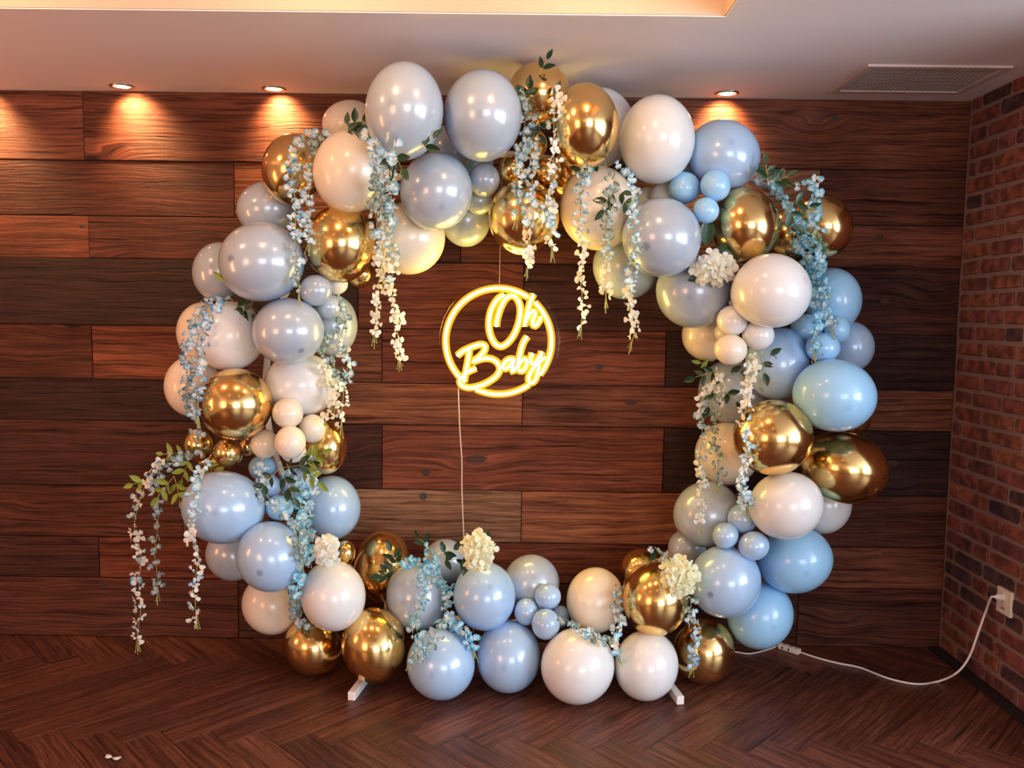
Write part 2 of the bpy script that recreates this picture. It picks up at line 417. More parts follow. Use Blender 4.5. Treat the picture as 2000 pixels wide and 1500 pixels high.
for i in range(-70, 70):
    for j in range(-5, 6):
        ox, oy = i * PW + j * PL, i * PW - j * PL
        for kind in (0, 1):
            x0, y0, wx, wy = (ox, oy, PL, PW) if kind == 0 else (ox + PL, oy - PL + PW, PW, PL)
            e = .0008
            pl = [to_w(x0 + e, y0 + e), to_w(x0 + wx - e, y0 + e), to_w(x0 + wx - e, y0 + wy - e), to_w(x0 + e, y0 + wy - e)]
            for (a, b, c) in ((1, 0, XR - .002), (-1, 0, 2.75), (0, 1, -0.003), (0, -1, 3.0)):
                pl = clip(pl, a, b, c)
                if len(pl) < 3: break
            if len(pl) < 3: continue
            ar = abs(sum(pl[k - 1][0] * pl[k][1] - pl[k][0] * pl[k - 1][1] for k in range(len(pl)))) / 2
            if ar < 0.0008: continue
            q = []
            for p in pl:
                if not q or (abs(p[0] - q[-1][0]) + abs(p[1] - q[-1][1])) > 2e-3: q.append(p)
            if len(q) < 3: continue
            d = (s2, -s2) if kind == 0 else (s2, s2)
            chamfer_panel('plank', q, -0.006, random.uniform(-.0006, .0003), 0.0009, M_FLOOR, fl, lambda a, b, h: np.array([a, b, h]), random.choice(fcols), d)
            npl += 1
print('planks', npl)
# the rest of the room's floor, behind and beside the photographer
rf = MB().box(XL, XR, -8.6, -3.0, -0.006, -0.001); rf.box(XR, X_SIDE, -8.6, 0, -0.006, -0.001); rf.box(XL, -2.75, -3.0, 0, -0.006, -0.001)
o = rf.build('floor_surround', plain('distant_oak', (0.10, 0.038, 0.025), 0.42), fl)

# ceiling with its raised tray
TC = at_z(1418, 33, ZC)
TX1, TY1 = TC[0], TC[1]; TX0, TY0 = XL + 0.6, -4.6
cm = MB(); T = 0.3
cm.box(XL, X_SIDE, TY1, 0.0, ZC, ZC + T); cm.box(XL, X_SIDE, -8.6, TY0, ZC, ZC + T)
cm.box(TX1, X_SIDE, TY0, TY1, ZC, ZC + T); cm.box(XL, TX0, TY0, TY1, ZC, ZC + T)
ce = cm.build('ceiling', M_CEIL); tag(ce, kind='structure')
tm = MB().box(TX0, TX1, TY0, TY1, Z_TRAY, Z_TRAY + 0.1)
tm.box(TX0, TX1, TY1 - 0.004, TY1 + 0.0, ZC + 0.004, Z_TRAY); tm.box(TX1 - .004, TX1, TY0, TY1, ZC + 0.004, Z_TRAY)
tm.build('ceiling_tray', M_TRAY, ce)
print('tray', TX1, TY1)
# other walls of the room
def struct(name, mb, mat): o = mb.build(name, mat); tag(o, kind='structure'); return o
struct('wall_left', MB().box(XL - 0.1, XL, -8.6, 0.1, -0.1, ZC + .3), M_WALLP)
struct('wall_front', MB().box(XL, 0.4, -8.6, -8.5, -0.1, ZC + .3).box(3.4, X_SIDE, -8.6, -8.5, -.1, ZC + .3).box(0.4, 3.4, -8.6, -8.5, 2.4, ZC + .3).box(0.4, 3.4, -8.6, -8.5, -.1, 0.5), M_WALLP)
wl = struct('wall_side', MB().box(X_SIDE, X_SIDE + .1, -8.6, -5.9, -.1, ZC + .3).box(X_SIDE, X_SIDE + .1, -1.9, 0.1, -.1, ZC + .3).box(X_SIDE, X_SIDE + .1, -5.9, -1.9, 2.35, ZC + .3).box(X_SIDE, X_SIDE + .1, -5.9, -1.9, -.1, 0.68), M_WALLP)
wf = MB()
for y in (-5.9, -4.57, -3.23, -1.95): wf.box(X_SIDE, X_SIDE + .06, y, y + .05, .68, 2.35)
wf.box(X_SIDE, X_SIDE + .06, -5.9, -1.9, .66, .72).box(X_SIDE, X_SIDE + .06, -5.9, -1.9, 2.3, 2.35)
struct('window_1', wf, M_WHITEPAINT)
wf = MB()
for x in (0.4, 1.85, 3.35): wf.box(x, x + .05, -8.56, -8.5, .5, 2.4)
struct('window_2', wf, M_WHITEPAINT)  # unseen window added behind the photographer for the balloons to mirror

# ------------------------------------------------------------------ recessed downlights
M_LENS = plain('lamp_lens', (1, .9, .7), 0.3, emis=(1.0, 0.80, 0.50), es=22)
def downlight(px, py, label, aim=(0.05, 0.0), power=9.0, x=None, y=None, z=None, group='recessed ceiling downlights', spot=True, lens=M_LENS):
    p = at_z(px, py, ZC) if x is None else np.array([x, y, z])
    t = thing('downlight', label, 'lamp', p, group)
    MB().lathe([(.050, -.0005), (.049, -.005), (.043, -.007), (.036, -.004), (.034, 0.004)], p, 32).build('trim_ring', M_CHROME, t, smooth=True)
    MB().lathe([(.001, -.002), (.020, -.0035), (.033, -.002), (.034, 0.002)], p, 24).build('lens', lens, t, smooth=True)
    if spot:
        l = bpy.data.lights.new('spot', 'SPOT'); l.energy = power; l.color = (1.0, 0.55, 0.23); l.spot_size = math.radians(112); l.spot_blend = 1.0; l.shadow_soft_size = 0.02
        o = bpy.data.objects.new('spot', l); COL.objects.link(o); o.parent = t; o.location = (0, 0, -0.012)
        d = Vector((aim[0], aim[1], -1.0)); o.rotation_euler = d.to_track_quat('-Z', 'Y').to_euler()
    return t
DLs = [downlight(238, 168, 'recessed ceiling downlight nearest the left edge of the picture', (0.2, 0.8), 38),
       downlight(535, 173, 'recessed ceiling downlight between the leftmost one and the arch', (0.12, 0.8), 38),
       downlight(1420, 182, 'recessed ceiling downlight to the right of the arch, above a light blue balloon', (0.0, 0.8), 34)]
pL = DLs[0].location; downlight(0, 0, 'recessed ceiling downlight beyond the left edge', (0.12, 0.8), 46, x=pL.x - 0.66, y=pL.y, z=ZC)
M_LENS2 = plain('tray_lens', (1, .85, .6), 0.3, emis=(1.0, 0.66, 0.30), es=60)
for k, (x, y) in enumerate([(-1.75, -1.45), (-0.65, -1.45), (0.25, -1.45), (-1.2, -2.9), (0.3, -2.9)]):
    d_ = downlight(0, 0, 'recessed downlight of the raised ceiling tray behind the photographer', x=x, y=y, z=Z_TRAY, group='tray downlights', spot=False, lens=M_LENS2)
    if y < -2: continue
    l = bpy.data.lights.new('lamp_light', 'POINT'); l.energy = 11; l.color = (1.0, 0.60, 0.30); l.shadow_soft_size = 0.05
    o = bpy.data.objects.new('lamp_light', l); COL.objects.link(o); o.parent = d_; o.location = (0, 0, -0.07)
# a far row of little pendant bulbs over the bar (seen mirrored in the gold balloons)
M_BULB = plain('bulb', (1, .8, .5), .3, emis=(1.0, .62, .28), es=55)
for k in range(11):
    c = np.array([-1.6 + k * 0.32, -7.6, 2.12])
    t = thing('pendant_bulb', 'little bare bulb in the row over the bar behind the photographer', 'lamp', (c[0], c[1], ZC), 'row of pendant bulbs')
    MB().tube([(c[0], c[1], ZC), (c[0], c[1], c[2] + .04)], .003, 6).build('cord', M_FLATBLACK, t)
    MB().lathe([(.001, -.035), (.02, -.03), (.033, 0), (.02, .028), (.010, .045), (.001, .05)], c, 12).build('bulb', M_BULB, t, smooth=True)

# ------------------------------------------------------------------ ceiling vent
vc = [at_z(*p, ZC) for p in ((1622, 178), (1694, 127), (1972, 127), (1903, 172))]
vx0 = vc[0][0]; vx1 = (vc[2][0] + vc[3][0]) / 2; vy1 = (vc[0][1]); vy0 = (vc[1][1] + vc[2][1]) / 2
vx1 = min(vx1, XR - 0.02); print('vent', vx0, vx1, vy0, vy1)
vt = thing('air_vent', 'perforated rectangular air vent in the ceiling beside the brick wall', 'vent', ((vx0 + vx1) / 2, (vy0 + vy1) / 2, ZC))
b = 0.028
MB().box(vx0, vx1, vy0, vy0 + b, ZC - .008, ZC).box(vx0, vx1, vy1 - b, vy1, ZC - .008, ZC).box(vx0, vx0 + b, vy0 + b, vy1 - b, ZC - .008, ZC).box(vx1 - b, vx1, vy0 + b, vy1 - b, ZC - .008, ZC).build('frame', M_VENT, vt)
g = MB(); a = vx0 + b + .004
while a < vx1 - b: g.box(a, a + .006, vy0 + b, vy1 - b, ZC - .0042, ZC - .003); a += .019
a = vy0 + b + .004
while a < vy1 - b: g.box(vx0 + b, vx1 - b, a, a + .006, ZC - .0043, ZC - .0031); a += .019
go = g.build('grille', M_VENT, vt); go['kind'] = 'stuff'
MB().box(vx0 + b, vx1 - b, vy0 + b, vy1 - b, ZC - .002, ZC - .0005).build('backing', M_SLOT, vt)

# ------------------------------------------------------------------ balloons
# kind, x, y, rx, ry, turn(deg), layer (0 front .. 3 back), label
BL = [
 ('P',790,218,77,97,0,0.2,'very large pearl grey-blue balloon, the topmost on the arch, left of centre'),
 ('P',943,227,77,91,0,0.2,'very large pearl grey-blue balloon at the top centre, right beside the topmost one'),
 ('G',1053,185,62,65,0,2.0,'matte gold balloon half hidden behind leaves at the very top of the arch'),
 ('G',1143,246,65,84,0,0.4,'large shiny gold balloon at the top of the arch, beside the big white one'),
 ('W',1172,250,68,79,0,1.9,'white balloon peeping out behind the top gold balloon'),
 ('W',1283,273,74,88,6,0.7,'large egg-shaped white balloon at the top right, under the ceiling'),
 ('L',1412,304,73,71,0,1.3,'large light blue balloon below the right-hand ceiling downlight'),
 ('L',1358,322,58,60,0,2.2,'light blue balloon squeezed behind the top right white balloon'),
 ('B',1337,367,31,32,0,0.7,'small blue balloon, left one of the trio below the top right light blue balloon'),
 ('B',1397,363,30,31,0,0.6,'small blue balloon, right one of the trio below the top right light blue balloon'),
 ('B',1379,411,26,26,0,0.5,'small blue balloon, lowest and smallest of the trio at the top right'),
 ('W',1300,384,31,29,0,1.6,'small white balloon tucked behind the upper right trio of small blue ones'),
 ('C',1264,392,30,27,0,1.8,'small cream balloon hidden between the flowers and the upper right trio'),
 ('P',1292,464,78,78,0,0.2,'large pale blue pearl balloon with a dark dot, inside the upper right curve'),
 ('C',1168,407,75,83,0,0.9,'large cream balloon glowing yellow, right of the central gold one'),
 ('P',1222,520,65,66,0,2.0,'dim greyish pearl balloon lowest behind the hanging flowers, upper right inside'),
 ('G',1455,441,69,75,0,0.6,'large gold balloon above the big white balloon, right shoulder of the arch'),
 ('G',1605,442,62,62,0,1.5,'gold balloon outermost on the right shoulder, behind turquoise flowers'),
 ('G',1541,462,52,52,0,2.4,'brownish gold balloon in shade between the two right shoulder gold ones'),
 ('P',1354,569,74,73,0,1.2,'grey-blue pearl balloon lit yellow on its left, under the white hydrangea'),
 ('W',1507,568,78,73,0,0.1,'large white balloon at the right shoulder, below the gold ones'),
 ('B',1626,585,58,62,0,1.6,'pastel blue balloon behind the turquoise flowers, on the right outer edge'),
 ('B',1575,645,33,32,0,1.4,'small blue balloon in shade behind the tips of the turquoise flowers'),
 ('B',1636,644,27,28,0,1.3,'small blue balloon between the two outer blue ones at mid right'),
 ('L',1660,677,49,50,0,2.0,'light blue balloon outermost at mid right, above the widest blue one'),
 ('B',1607,679,35,30,0,0.7,'small blue balloon with a dark dot, on top of the widest blue balloon'),
 ('B',1629,772,84,71,8,0.5,'widest pastel blue balloon, at mid right above the gold egg'),
 ('L',1518,711,64,70,0,1.0,'blue pearl balloon with a dark dot, right of the small white cluster'),
 ('W',1430,626,31,30,0,0.3,'small white balloon, topmost of the cluster on the right side'),
 ('W',1481,654,32,30,0,0.2,'small white balloon, rightmost of the cluster on the right side'),
 ('C',1427,683,33,30,0,0.2,'small cream balloon, lowest of the cluster on the right side'),
 ('W',1420,648,25,25,0,1.1,'small white balloon at the back of the right-hand cluster'),
 ('C',1382,655,51,50,0,2.1,'beige balloon in shade left of the small white cluster'),
 ('P',1430,765,68,64,0,2.0,'grey-blue pearl balloon in shade behind leaves and white hanging flowers'),
 ('G',1509,854,80,74,0,0.3,'large round gold balloon at mid right, beside the egg-shaped gold one'),
 ('G',1646,913,91,70,14,0.9,'big egg-shaped gold balloon sticking out furthest to the right'),
 ('G',1668,818,34,32,0,2.4,'sliver of a gold balloon under the widest blue balloon'),
 ('C',1420,886,64,62,0,2.0,'beige balloon in shade behind the inner right flower strands'),
 ('W',1535,987,74,67,0,0.4,'large white balloon beneath the two big gold balloons on the right'),
 ('W',1608,985,56,58,0,2.0,'white balloon partly hidden behind the gold egg, on the right'),
 ('P',1381,1004,67,65,0,1.4,'grey-blue pearl balloon at the lower right inside of the arch'),
 ('L',1450,1013,30,30,0,0.9,'small grey-blue balloon, topmost of the lower right trio'),
 ('L',1417,1046,26,26,0,0.5,'small light blue balloon, left one of the lower right trio'),
 ('L',1472,1066,31,29,0,0.3,'small light blue balloon, right one of the lower right trio'),
 ('P',1342,1070,38,38,0,2.0,'greyish pearl balloon in shade above the lower right hydrangea'),
 ('B',1552,1093,75,66,0,1.3,'bright blue balloon on the outer lower right, under the white one'),
 ('L',1416,1135,71,72,0,0.5,'large light blue balloon with a dark dot, right of the lower hydrangea'),
 ('B',1484,1201,66,67,0,1.5,'blue balloon at the lower right, just above the white power cord'),
 ('G',1374,1270,61,66,-12,1.1,'gold balloon at the bottom right end, touching the floor'),
 ('G',1281,1170,65,73,0,0.5,'gold balloon beside the lower right hydrangea, on top of the white ones'),
 ('G',1250,1116,41,44,0,2.1,'brownish gold balloon peeping out at the back of the lower right hydrangea'),
 ('C',1163,1172,57,65,0,1.2,'cream white balloon standing up left of the bottom right gold one'),
 ('W',1128,1300,72,76,0,0.2,'large white balloon in the bottom row, nearest to the viewer'),
 ('W',1262,1299,63,70,0,0.5,'white balloon at the right end of the bottom row, beside the white foot'),
 ('L',993,1285,63,72,0,0.6,'light blue pearl balloon in the middle of the bottom row'),
 ('L',861,1301,67,71,0,0.3,'light blue pearl balloon at the left of the bottom row, under flowers'),
 ('L',946,1164,61,68,0,0.8,'light blue pearl balloon directly below the central white hydrangea'),
 ('P',815,1165,61,68,0,0.9,'grey-blue pearl balloon draped with flowers, left in the bottom part'),
 ('P',1038,1139,55,57,0,1.6,'lilac grey balloon behind the small bottom cluster'),
 ('L',1070,1165,26,26,0,0.8,'small light blue balloon, topmost of the bottom cluster'),
 ('L',1028,1195,24,27,0,0.7,'small light blue balloon, leftmost of the bottom cluster'),
 ('L',1066,1219,28,31,0,0.4,'small light blue balloon, largest and lowest of the bottom cluster'),
 ('L',1094,1204,19,22,0,1.4,'small light blue balloon mostly hidden at the right of the bottom cluster'),
 ('P',870,1097,43,45,0,2.0,'pale lilac pearl balloon at the back, left of the central hydrangea'),
 ('G',749,1107,57,72,0,1.7,'tall gold balloon standing behind the bottom left gold one'),
 ('G',675,1079,20,24,0,1.2,'tiny gold balloon beside the left hydrangea'),
 ('G',731,1259,64,75,0,0.5,'shiny gold balloon on the floor above the left white foot'),
 ('G',613,1274,59,59,0,1.4,'bronze-looking gold balloon on the floor at the left end'),
 ('W',651,1163,64,70,0,0.4,'white balloon below the left hydrangea'),
 ('C',531,1180,59,60,0,1.7,'beige balloon in shade at the bottom left outer edge'),
 ('L',529,1087,68,70,0,0.4,'light blue pearl balloon with a dark dot at the lower left'),
 ('P',455,1083,54,52,0,2.0,'dim grey balloon behind the lower left blue ones'),
 ('L',437,991,83,72,0,0.8,'widest light blue pearl balloon, left side under the hanging flower spray'),
 ('L',648,991,57,63,0,1.3,'light blue pearl balloon on the inner left, right of the flower strands'),
 ('L',577,945,34,33,0,1.2,'small blue balloon behind the green leaves on the left side'),
 ('L',522,950,28,27,0,1.1,'small blue balloon in shade left of the green leaves'),
 ('B',546,992,28,25,0,0.6,'small blue balloon, lowest of the group under the green leaves'),
 ('B',513,914,28,26,0,1.7,'small dark blue balloon beneath the small cream ones on the left'),
 ('C',517,867,28,29,0,0.7,'small cream balloon, leftmost of the cluster on the left side'),
 ('C',567,864,31,33,0,0.1,'small cream balloon at the front centre of the left side cluster'),
 ('C',562,807,31,30,0,0.4,'small cream balloon, topmost of the cluster on the left side'),
 ('C',610,837,27,28,0,0.9,'small cream balloon, rightmost of the cluster on the left side'),
 ('C',573,882,26,22,0,0.9,'small cream balloon, lowest of the cluster on the left side'),
 ('G',636,873,43,53,0,1.5,'gold balloon on the inner left behind the small cream cluster'),
 ('G',446,884,30,29,0,0.8,'small gold balloon hanging beneath the large gold one on the left'),
 ('G',389,868,33,34,0,1.8,'dark gold balloon on the outer left behind the hanging flowers'),
 ('G',422,902,38,22,0,2.2,'gold balloon in shade at the back under the small gold one'),
 ('G',483,872,18,20,0,1.7,'tiny dark gold balloon between the left gold and cream ones'),
 ('G',461,789,73,70,0,0.3,'large shiny gold balloon on the left side of the arch'),
 ('C',377,754,57,60,0,1.7,'peach-tinted balloon outermost on the left'),
 ('C',397,648,53,58,0,1.9,'peach-tinted balloon behind the blue flower strand at upper left'),
 ('W',448,656,72,68,0,1.2,'large white balloon left of the pale blue one at mid left'),
 ('P',563,647,71,65,0,0.4,'large pale blue pearl balloon at mid left, lit yellow on its right'),
 ('W',588,751,73,62,0,1.2,'large white balloon above the small cream cluster at mid left'),
 ('P',651,636,48,60,0,1.8,'grey-blue balloon on the inner left behind pale hanging flowers'),
 ('P',617,567,33,31,0,0.6,'small pale blue balloon below the upper left gold one'),
 ('P',641,599,26,25,0,1.0,'small pale blue balloon, lower one of the pair at upper left'),
 ('W',656,556,24,20,0,1.6,'small white balloon peeping out under the upper left gold one'),
 ('P',511,512,85,78,4,0.3,'very large grey pearl balloon with a dark dot, left shoulder of the arch'),
 ('P',428,531,53,58,0,1.7,'grey pearl balloon outermost on the left shoulder'),
 ('P',521,408,59,54,0,1.7,'grey pearl balloon behind the upper left flower strand'),
 ('G',573,331,62,71,0,1.4,'brown-gold balloon at the upper left, in front of the wood wall'),
 ('G',573,446,27,25,0,2.1,'small dark gold balloon hidden behind the upper left flower strand'),
 ('C',684,241,55,46,0,1.9,'cream balloon peeping up behind the large cream one at upper left'),
 ('C',685,335,74,83,0,0.5,'very large cream balloon at the upper left'),
 ('G',665,476,69,77,0,0.7,'large gold balloon under the very large cream one'),
 ('G',702,535,30,28,0,2.1,'brownish gold balloon in shade beneath the upper left gold one'),
 ('P',852,374,71,78,0,0.3,'large pale pearl balloon lit yellow below, left of centre at the top'),
 ('C',800,465,70,72,0,1.4,'cream balloon glowing yellow, lowest inside the upper left curve'),
 ('P',946,351,31,34,0,0.7,'small pearl balloon beneath the two topmost balloons'),
 ('P',936,393,27,27,0,1.2,'smaller pearl balloon just under the small top pearl one'),
 ('P',910,431,48,52,0,1.9,'dim beige-grey balloon left of the central gold one'),
 ('G',1023,425,69,75,0,0.7,'gold balloon lowest at the top centre, above the neon sign'),
 ('G',1045,281,24,29,0,0.6,'small gold balloon, topmost of the trio behind the central flowers'),
 ('G',1000,330,25,29,0,0.7,'small gold balloon, left one of the trio behind the central flowers'),
 ('G',1069,335,28,29,0,0.9,'small gold balloon, right one of the trio behind the central flowers'),
 ('G',1108,345,44,50,0,2.0,'orange-brown gold balloon in shade behind the top gold one'),
 ('P',882,288,46,46,0,2.0,'grey pearl balloon in the gap behind the two topmost balloons'),
 ('B',922,322,42,40,0,2.3,'deep blue balloon in shade behind the small top pearl one'),
]
SPOTS = {13: (1264, 480), 25: (1606, 692), 27: (1487, 760), 46: (1388, 1161), 70: (508, 1118), 98: (453, 505), 92: (588, 684), 20: (1571, 548)}
nb = len(BL)
pc = np.array([[b[1], b[2]] for b in BL], float); pr = np.array([(b[3] + b[4]) / 2 for b in BL], float); lay = np.array([b[6] for b in BL])
dirs = np.array([ray(*p) for p in pc])
Y = -0.60 + 0.17 * lay
ground = {52: -0.60, 53: -0.56, 54: -0.50, 55: -0.57, 66: -0.52, 67: -0.38, 48: -0.40}
for k, yv in ground.items(): Y[k] = yv
# small repulsion so that neighbours only press on each other: depth alone is free
gap = np.hypot(pc[:, None, 0] - pc[None, :, 0], pc[:, None, 1] - pc[None, :, 1])
near = (gap < 1.02 * (pr[:, None] + pr[None, :])) & ~np.eye(nb, dtype=bool)
tmax = (ZC - 0.004 - CAM[2]) / np.maximum(1e-6, dirs[:, 2] + 1.01 * np.array([b[4] for b in BL]) / F); ymax = np.where(dirs[:, 2] > 0.05, CAM[1] + dirs[:, 1] * tmax, 0)
for it in range(400):
    t = (Y - CAM[1]) / dirs[:, 1]; C = CAM + dirs * t[:, None]; Rr = pr * t / F
    D = C[:, None] - C[None]; dist = np.linalg.norm(D, axis=2) + 1e-9
    want = 0.93 * (Rr[:, None] + Rr[None]); pen = np.where(near, np.maximum(0, want - dist), 0)
    sg = np.sign(lay[:, None] - lay[None] + 1e-3 * np.sign(np.arange(nb)[:, None] - np.arange(nb)[None]))
    dxz = np.hypot(D[:, :, 0], D[:, :, 2]); need = np.sqrt(np.maximum(0, want ** 2 - dxz ** 2))
    dy = Y[:, None] - Y[None]
    push = np.where(pen > 0, sg * np.maximum(0, need - sg * dy), 0)
    Y = Y + 0.06 * push.sum(1) / np.maximum(1, (pen > 0).sum(1)) * 1.5
    Y = np.clip(Y, -0.90, -(Rr * 1.12 + 0.02)); Y = np.minimum(np.minimum(Y, ymax), -0.195)
    for k, yv in ground.items(): Y[k] = yv
t = (Y - CAM[1]) / dirs[:, 1]; C = CAM + dirs * t[:, None]; Rr = pr * t / F
D = C[:, None] - C[None]; dist = np.linalg.norm(D, axis=2); ov = (Rr[:, None] + Rr[None] - dist) / np.minimum(Rr[:, None], Rr[None]); np.fill_diagonal(ov, 0)
print('balloons', nb, 'overlap>25%:', int((ov > .25).sum() / 2), '>50%', int((ov > .5).sum() / 2), 'Y range', Y.min(), Y.max())

def profile(n=26):
    out = []
    for i in range(n + 1):
        th = PI * 0.955 * i / n
        s = min(1, max(0, (th / PI - .5) / .5)); s = s * s * (3 - 2 * s)
        out.append((math.sin(th) * (1 - .07 * s) if i else 0.002, math.cos(th) * (1 + .14 * s), i / n))
    z = out[-1][1]
    out += [(0.085, z - .045, 1.0), (0.055, z - .10, 1.0), (0.06, z - .14, 1.0), (0.10, z - .16, 1.0), (0.075, z - .19, 1.0), (0.04, z - .17, 1.0)]
    return out
ELL = []      # for the flowers' depth
BALLOONS = []
for i, (k, px, py, rx, ry, rot, la, label) in enumerate(BL):
    c = C[i]; dist_ = np.linalg.norm(c - CAM); wv = (c - CAM) / dist_
    e = 0.5
    def dirn(x, y):
        d = ray(x, y); return d / np.linalg.norm(d)
    J = np.stack([(dirn(px + e, py) - dirn(px - e, py)), (dirn(px, py + e) - dirn(px, py - e))], 1) * dist_
    ca, sa = math.cos(math.radians(rot)), math.sin(math.radians(rot))
    A = J @ np.array([[ca, -sa], [sa, ca]]) @ np.diag([rx, ry])
    r3 = (np.linalg.norm(A[:, 0]) + np.linalg.norm(A[:, 1])) / 2
    M3 = np.stack([A[:, 0], A[:, 1], wv * r3], 1)                 # unit sphere -> ellipsoid (third axis away from the lens)
    # nose direction in unit-sphere space
    if i in SPOTS:
        sx, sy = (SPOTS[i][0] - px), (SPOTS[i][1] - py); u = np.array([(ca * sx + sa * sy) / rx, (-sa * sx + ca * sy) / ry])
        u = u * min(1, .95 / max(1e-6, np.linalg.norm(u))); nose = np.array([u[0], u[1], -math.sqrt(max(.05, 1 - u.dot(u)))])
        spotk = 1.0
    else:
        # nose points away from the ring that carries the balloons
        rv = np.array([px - 985, py - 770.]); rv /= np.linalg.norm(rv) + 1e-6
        out = np.hypot(px - 985, (py - 770)) - 480
        tl = np.clip(out / 130, -.8, .8) * .55
        nose = np.array([rv[0] * tl + rng.uniform(-.25, .25), rv[1] * tl + rng.uniform(-.1, .35), -1.0]); nose /= np.linalg.norm(nose)
        spotk = 0.35
    q = Vector((0, 0, 1)).rotation_difference(Vector(nose)).to_matrix()
    big = pr[i] > 40
    prof = profile(26 if big else 16); n = 40 if big else 24
    V = []; tt = []
    for (r, z, tv) in prof:
        for s in range(n):
            V.append((r * math.cos(2 * PI * s / n), r * math.sin(2 * PI * s / n), z)); tt.append(tv)
    Q = np.array(q); V = (np.array(V) @ Q.T) @ M3.T
    fc = []
    m = len(prof)
    flip = np.linalg.det(M3) < 0
    for a_ in range(m - 1):
        for s in range(n):
            f_ = (a_ * n + s, (a_ + 1) * n + s, (a_ + 1) * n + (s + 1) % n, a_ * n + (s + 1) % n)
            fc.append(f_[::-1] if flip else f_)
    fc.append(tuple(range(n)) if not flip else tuple(range(n))[::-1])
    zoff = 0
    if i in ground:
        lo = V[:, 2].min() + c[2]
        if lo < 0.002: zoff = 0.002 - lo
    o = mesh_obj(BN[k], V, fc, MB_[k], None, c + np.array([0, 0, zoff]), smooth=True, attr=tt)
    o.color = (spotk, 0, 0, 1)
    tag(o, label, 'balloon', GN[k]); BALLOONS.append(o)
    ELL.append((c, np.linalg.inv(M3)))
def surf_y(px, py):
    d = ray(px, py); best = None
    for c, Mi in ELL:
        a = Mi @ d; b_ = Mi @ (CAM - c); A_, B_, C_ = a.dot(a), a.dot(b_), b_.dot(b_) - 1.08
        ds = B_ * B_ - A_ * C_
        if ds > 0:
            t_ = (-B_ - math.sqrt(ds)) / A_
            yv = CAM[1] + d[1] * t_
            if best is None or yv < best: best = yv
    return best

# ------------------------------------------------------------------ arch stand
RY = -0.165
rc = at_y(978, 770, RY); rr_ = 1.012
st = thing('arch_stand', 'white round hoop stand carrying the balloon arch, feet on the floor', 'stand', (rc[0], RY, 0))
MB().tube([(rc[0] + rr_ * math.cos(a), RY, rc[2] + rr_ * math.sin(a)) for a in np.linspace(0, 2 * PI, 97)[:-1]], 0.014, 10, closed=True).build('hoop', M_WHITEPAINT, st, smooth=True)
fa = at_z(686, 1369, 0.0); fb = at_z(1329, 1377, 0.0)
for (p, s) in ((fa, -1), (fb, 1)):
    back = np.array([p[0] * 0.86, -0.04, 0]); dv = back - np.array([p[0], p[1], 0]); L_ = np.linalg.norm(dv); dv /= L_; nv = np.array([-dv[1], dv[0], 0]) * .015
    p0 = np.array([p[0], p[1], 0.0])
    v = []
    for base in (p0, back):
        for sgn in (-1, 1):
            for h in (0.0005, 0.034): v.append(base + nv * sgn + np.array([0, 0, h]))
    f = [(0, 1, 3, 2), (4, 6, 7, 5), (0, 4, 5, 1), (2, 3, 7, 6), (0, 2, 6, 4), (1, 5, 7, 3)]
    m_ = MB(); m_.add(v, f); fo = m_.build('foot', M_WHITEPAINT, st)
    md = fo.modifiers.new('bevel', 'BEVEL'); md.width = .003; md.segments = 2
    tfrac = (RY - p0[1]) / (back[1] - p0[1]); fx = p0[0] + (back[0] - p0[0]) * tfrac
    hz = rc[2] - math.sqrt(max(0, rr_ ** 2 - (fx - rc[0]) ** 2))
    MB().tube([(fx, RY, .03), (fx, RY, hz)], .012, 8).build('post', M_WHITEPAINT, st)

# ------------------------------------------------------------------ neon sign
M_NEON = plain('neon_core', (1, .95, .8), .4, emis=(1.0, 0.66, 0.11), es=72)
M_NEONS, nt, b = new_mat('neon_halo_sleeve')  # yellow halo around the tubes put in as a wide emissive sleeve
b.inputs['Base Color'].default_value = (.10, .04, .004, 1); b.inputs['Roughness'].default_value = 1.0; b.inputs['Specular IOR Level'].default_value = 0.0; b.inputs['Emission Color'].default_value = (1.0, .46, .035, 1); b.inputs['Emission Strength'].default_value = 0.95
M_ACR, nt, b = new_mat('clear_acrylic')
b.inputs['Base Color'].default_value = (1, .97, .93, 1); b.inputs['Roughness'].default_value = 0.03; b.inputs['IOR'].default_value = 1.49
b.inputs['Transmission Weight'].default_value = 1.0; b.inputs['Alpha'].default_value = 0.16
SY = -0.235
sc_ = at_y(976, 667, SY); K = 3.44 / F / 4.6875
sg_ = thing('neon_sign', 'round clear acrylic neon sign glowing warm yellow, reading Oh Baby, hung inside the arch', 'sign', sc_)
def S(cx, cy, dy=0.0): return (sc_[0] + (cx - 732) * K, SY - dy, sc_[2] - (cy - 690) * K)
R_ac = 552 * K
MB().lathe([(0.001, -.002), (R_ac - .001, -.002), (R_ac, -.001), (R_ac, .001), (R_ac - .001, .002), (.001, .002)], sc_, 96, Matrix.Rotation(PI / 2, 3, 'X')).build('acrylic_disc', M_ACR, sg_)
def arc(a0, a1): return [(722 + 483 * math.cos(math.radians(a)), 690 - 483 * math.sin(math.radians(a))) for a in np.linspace(a0, a1, 40)]
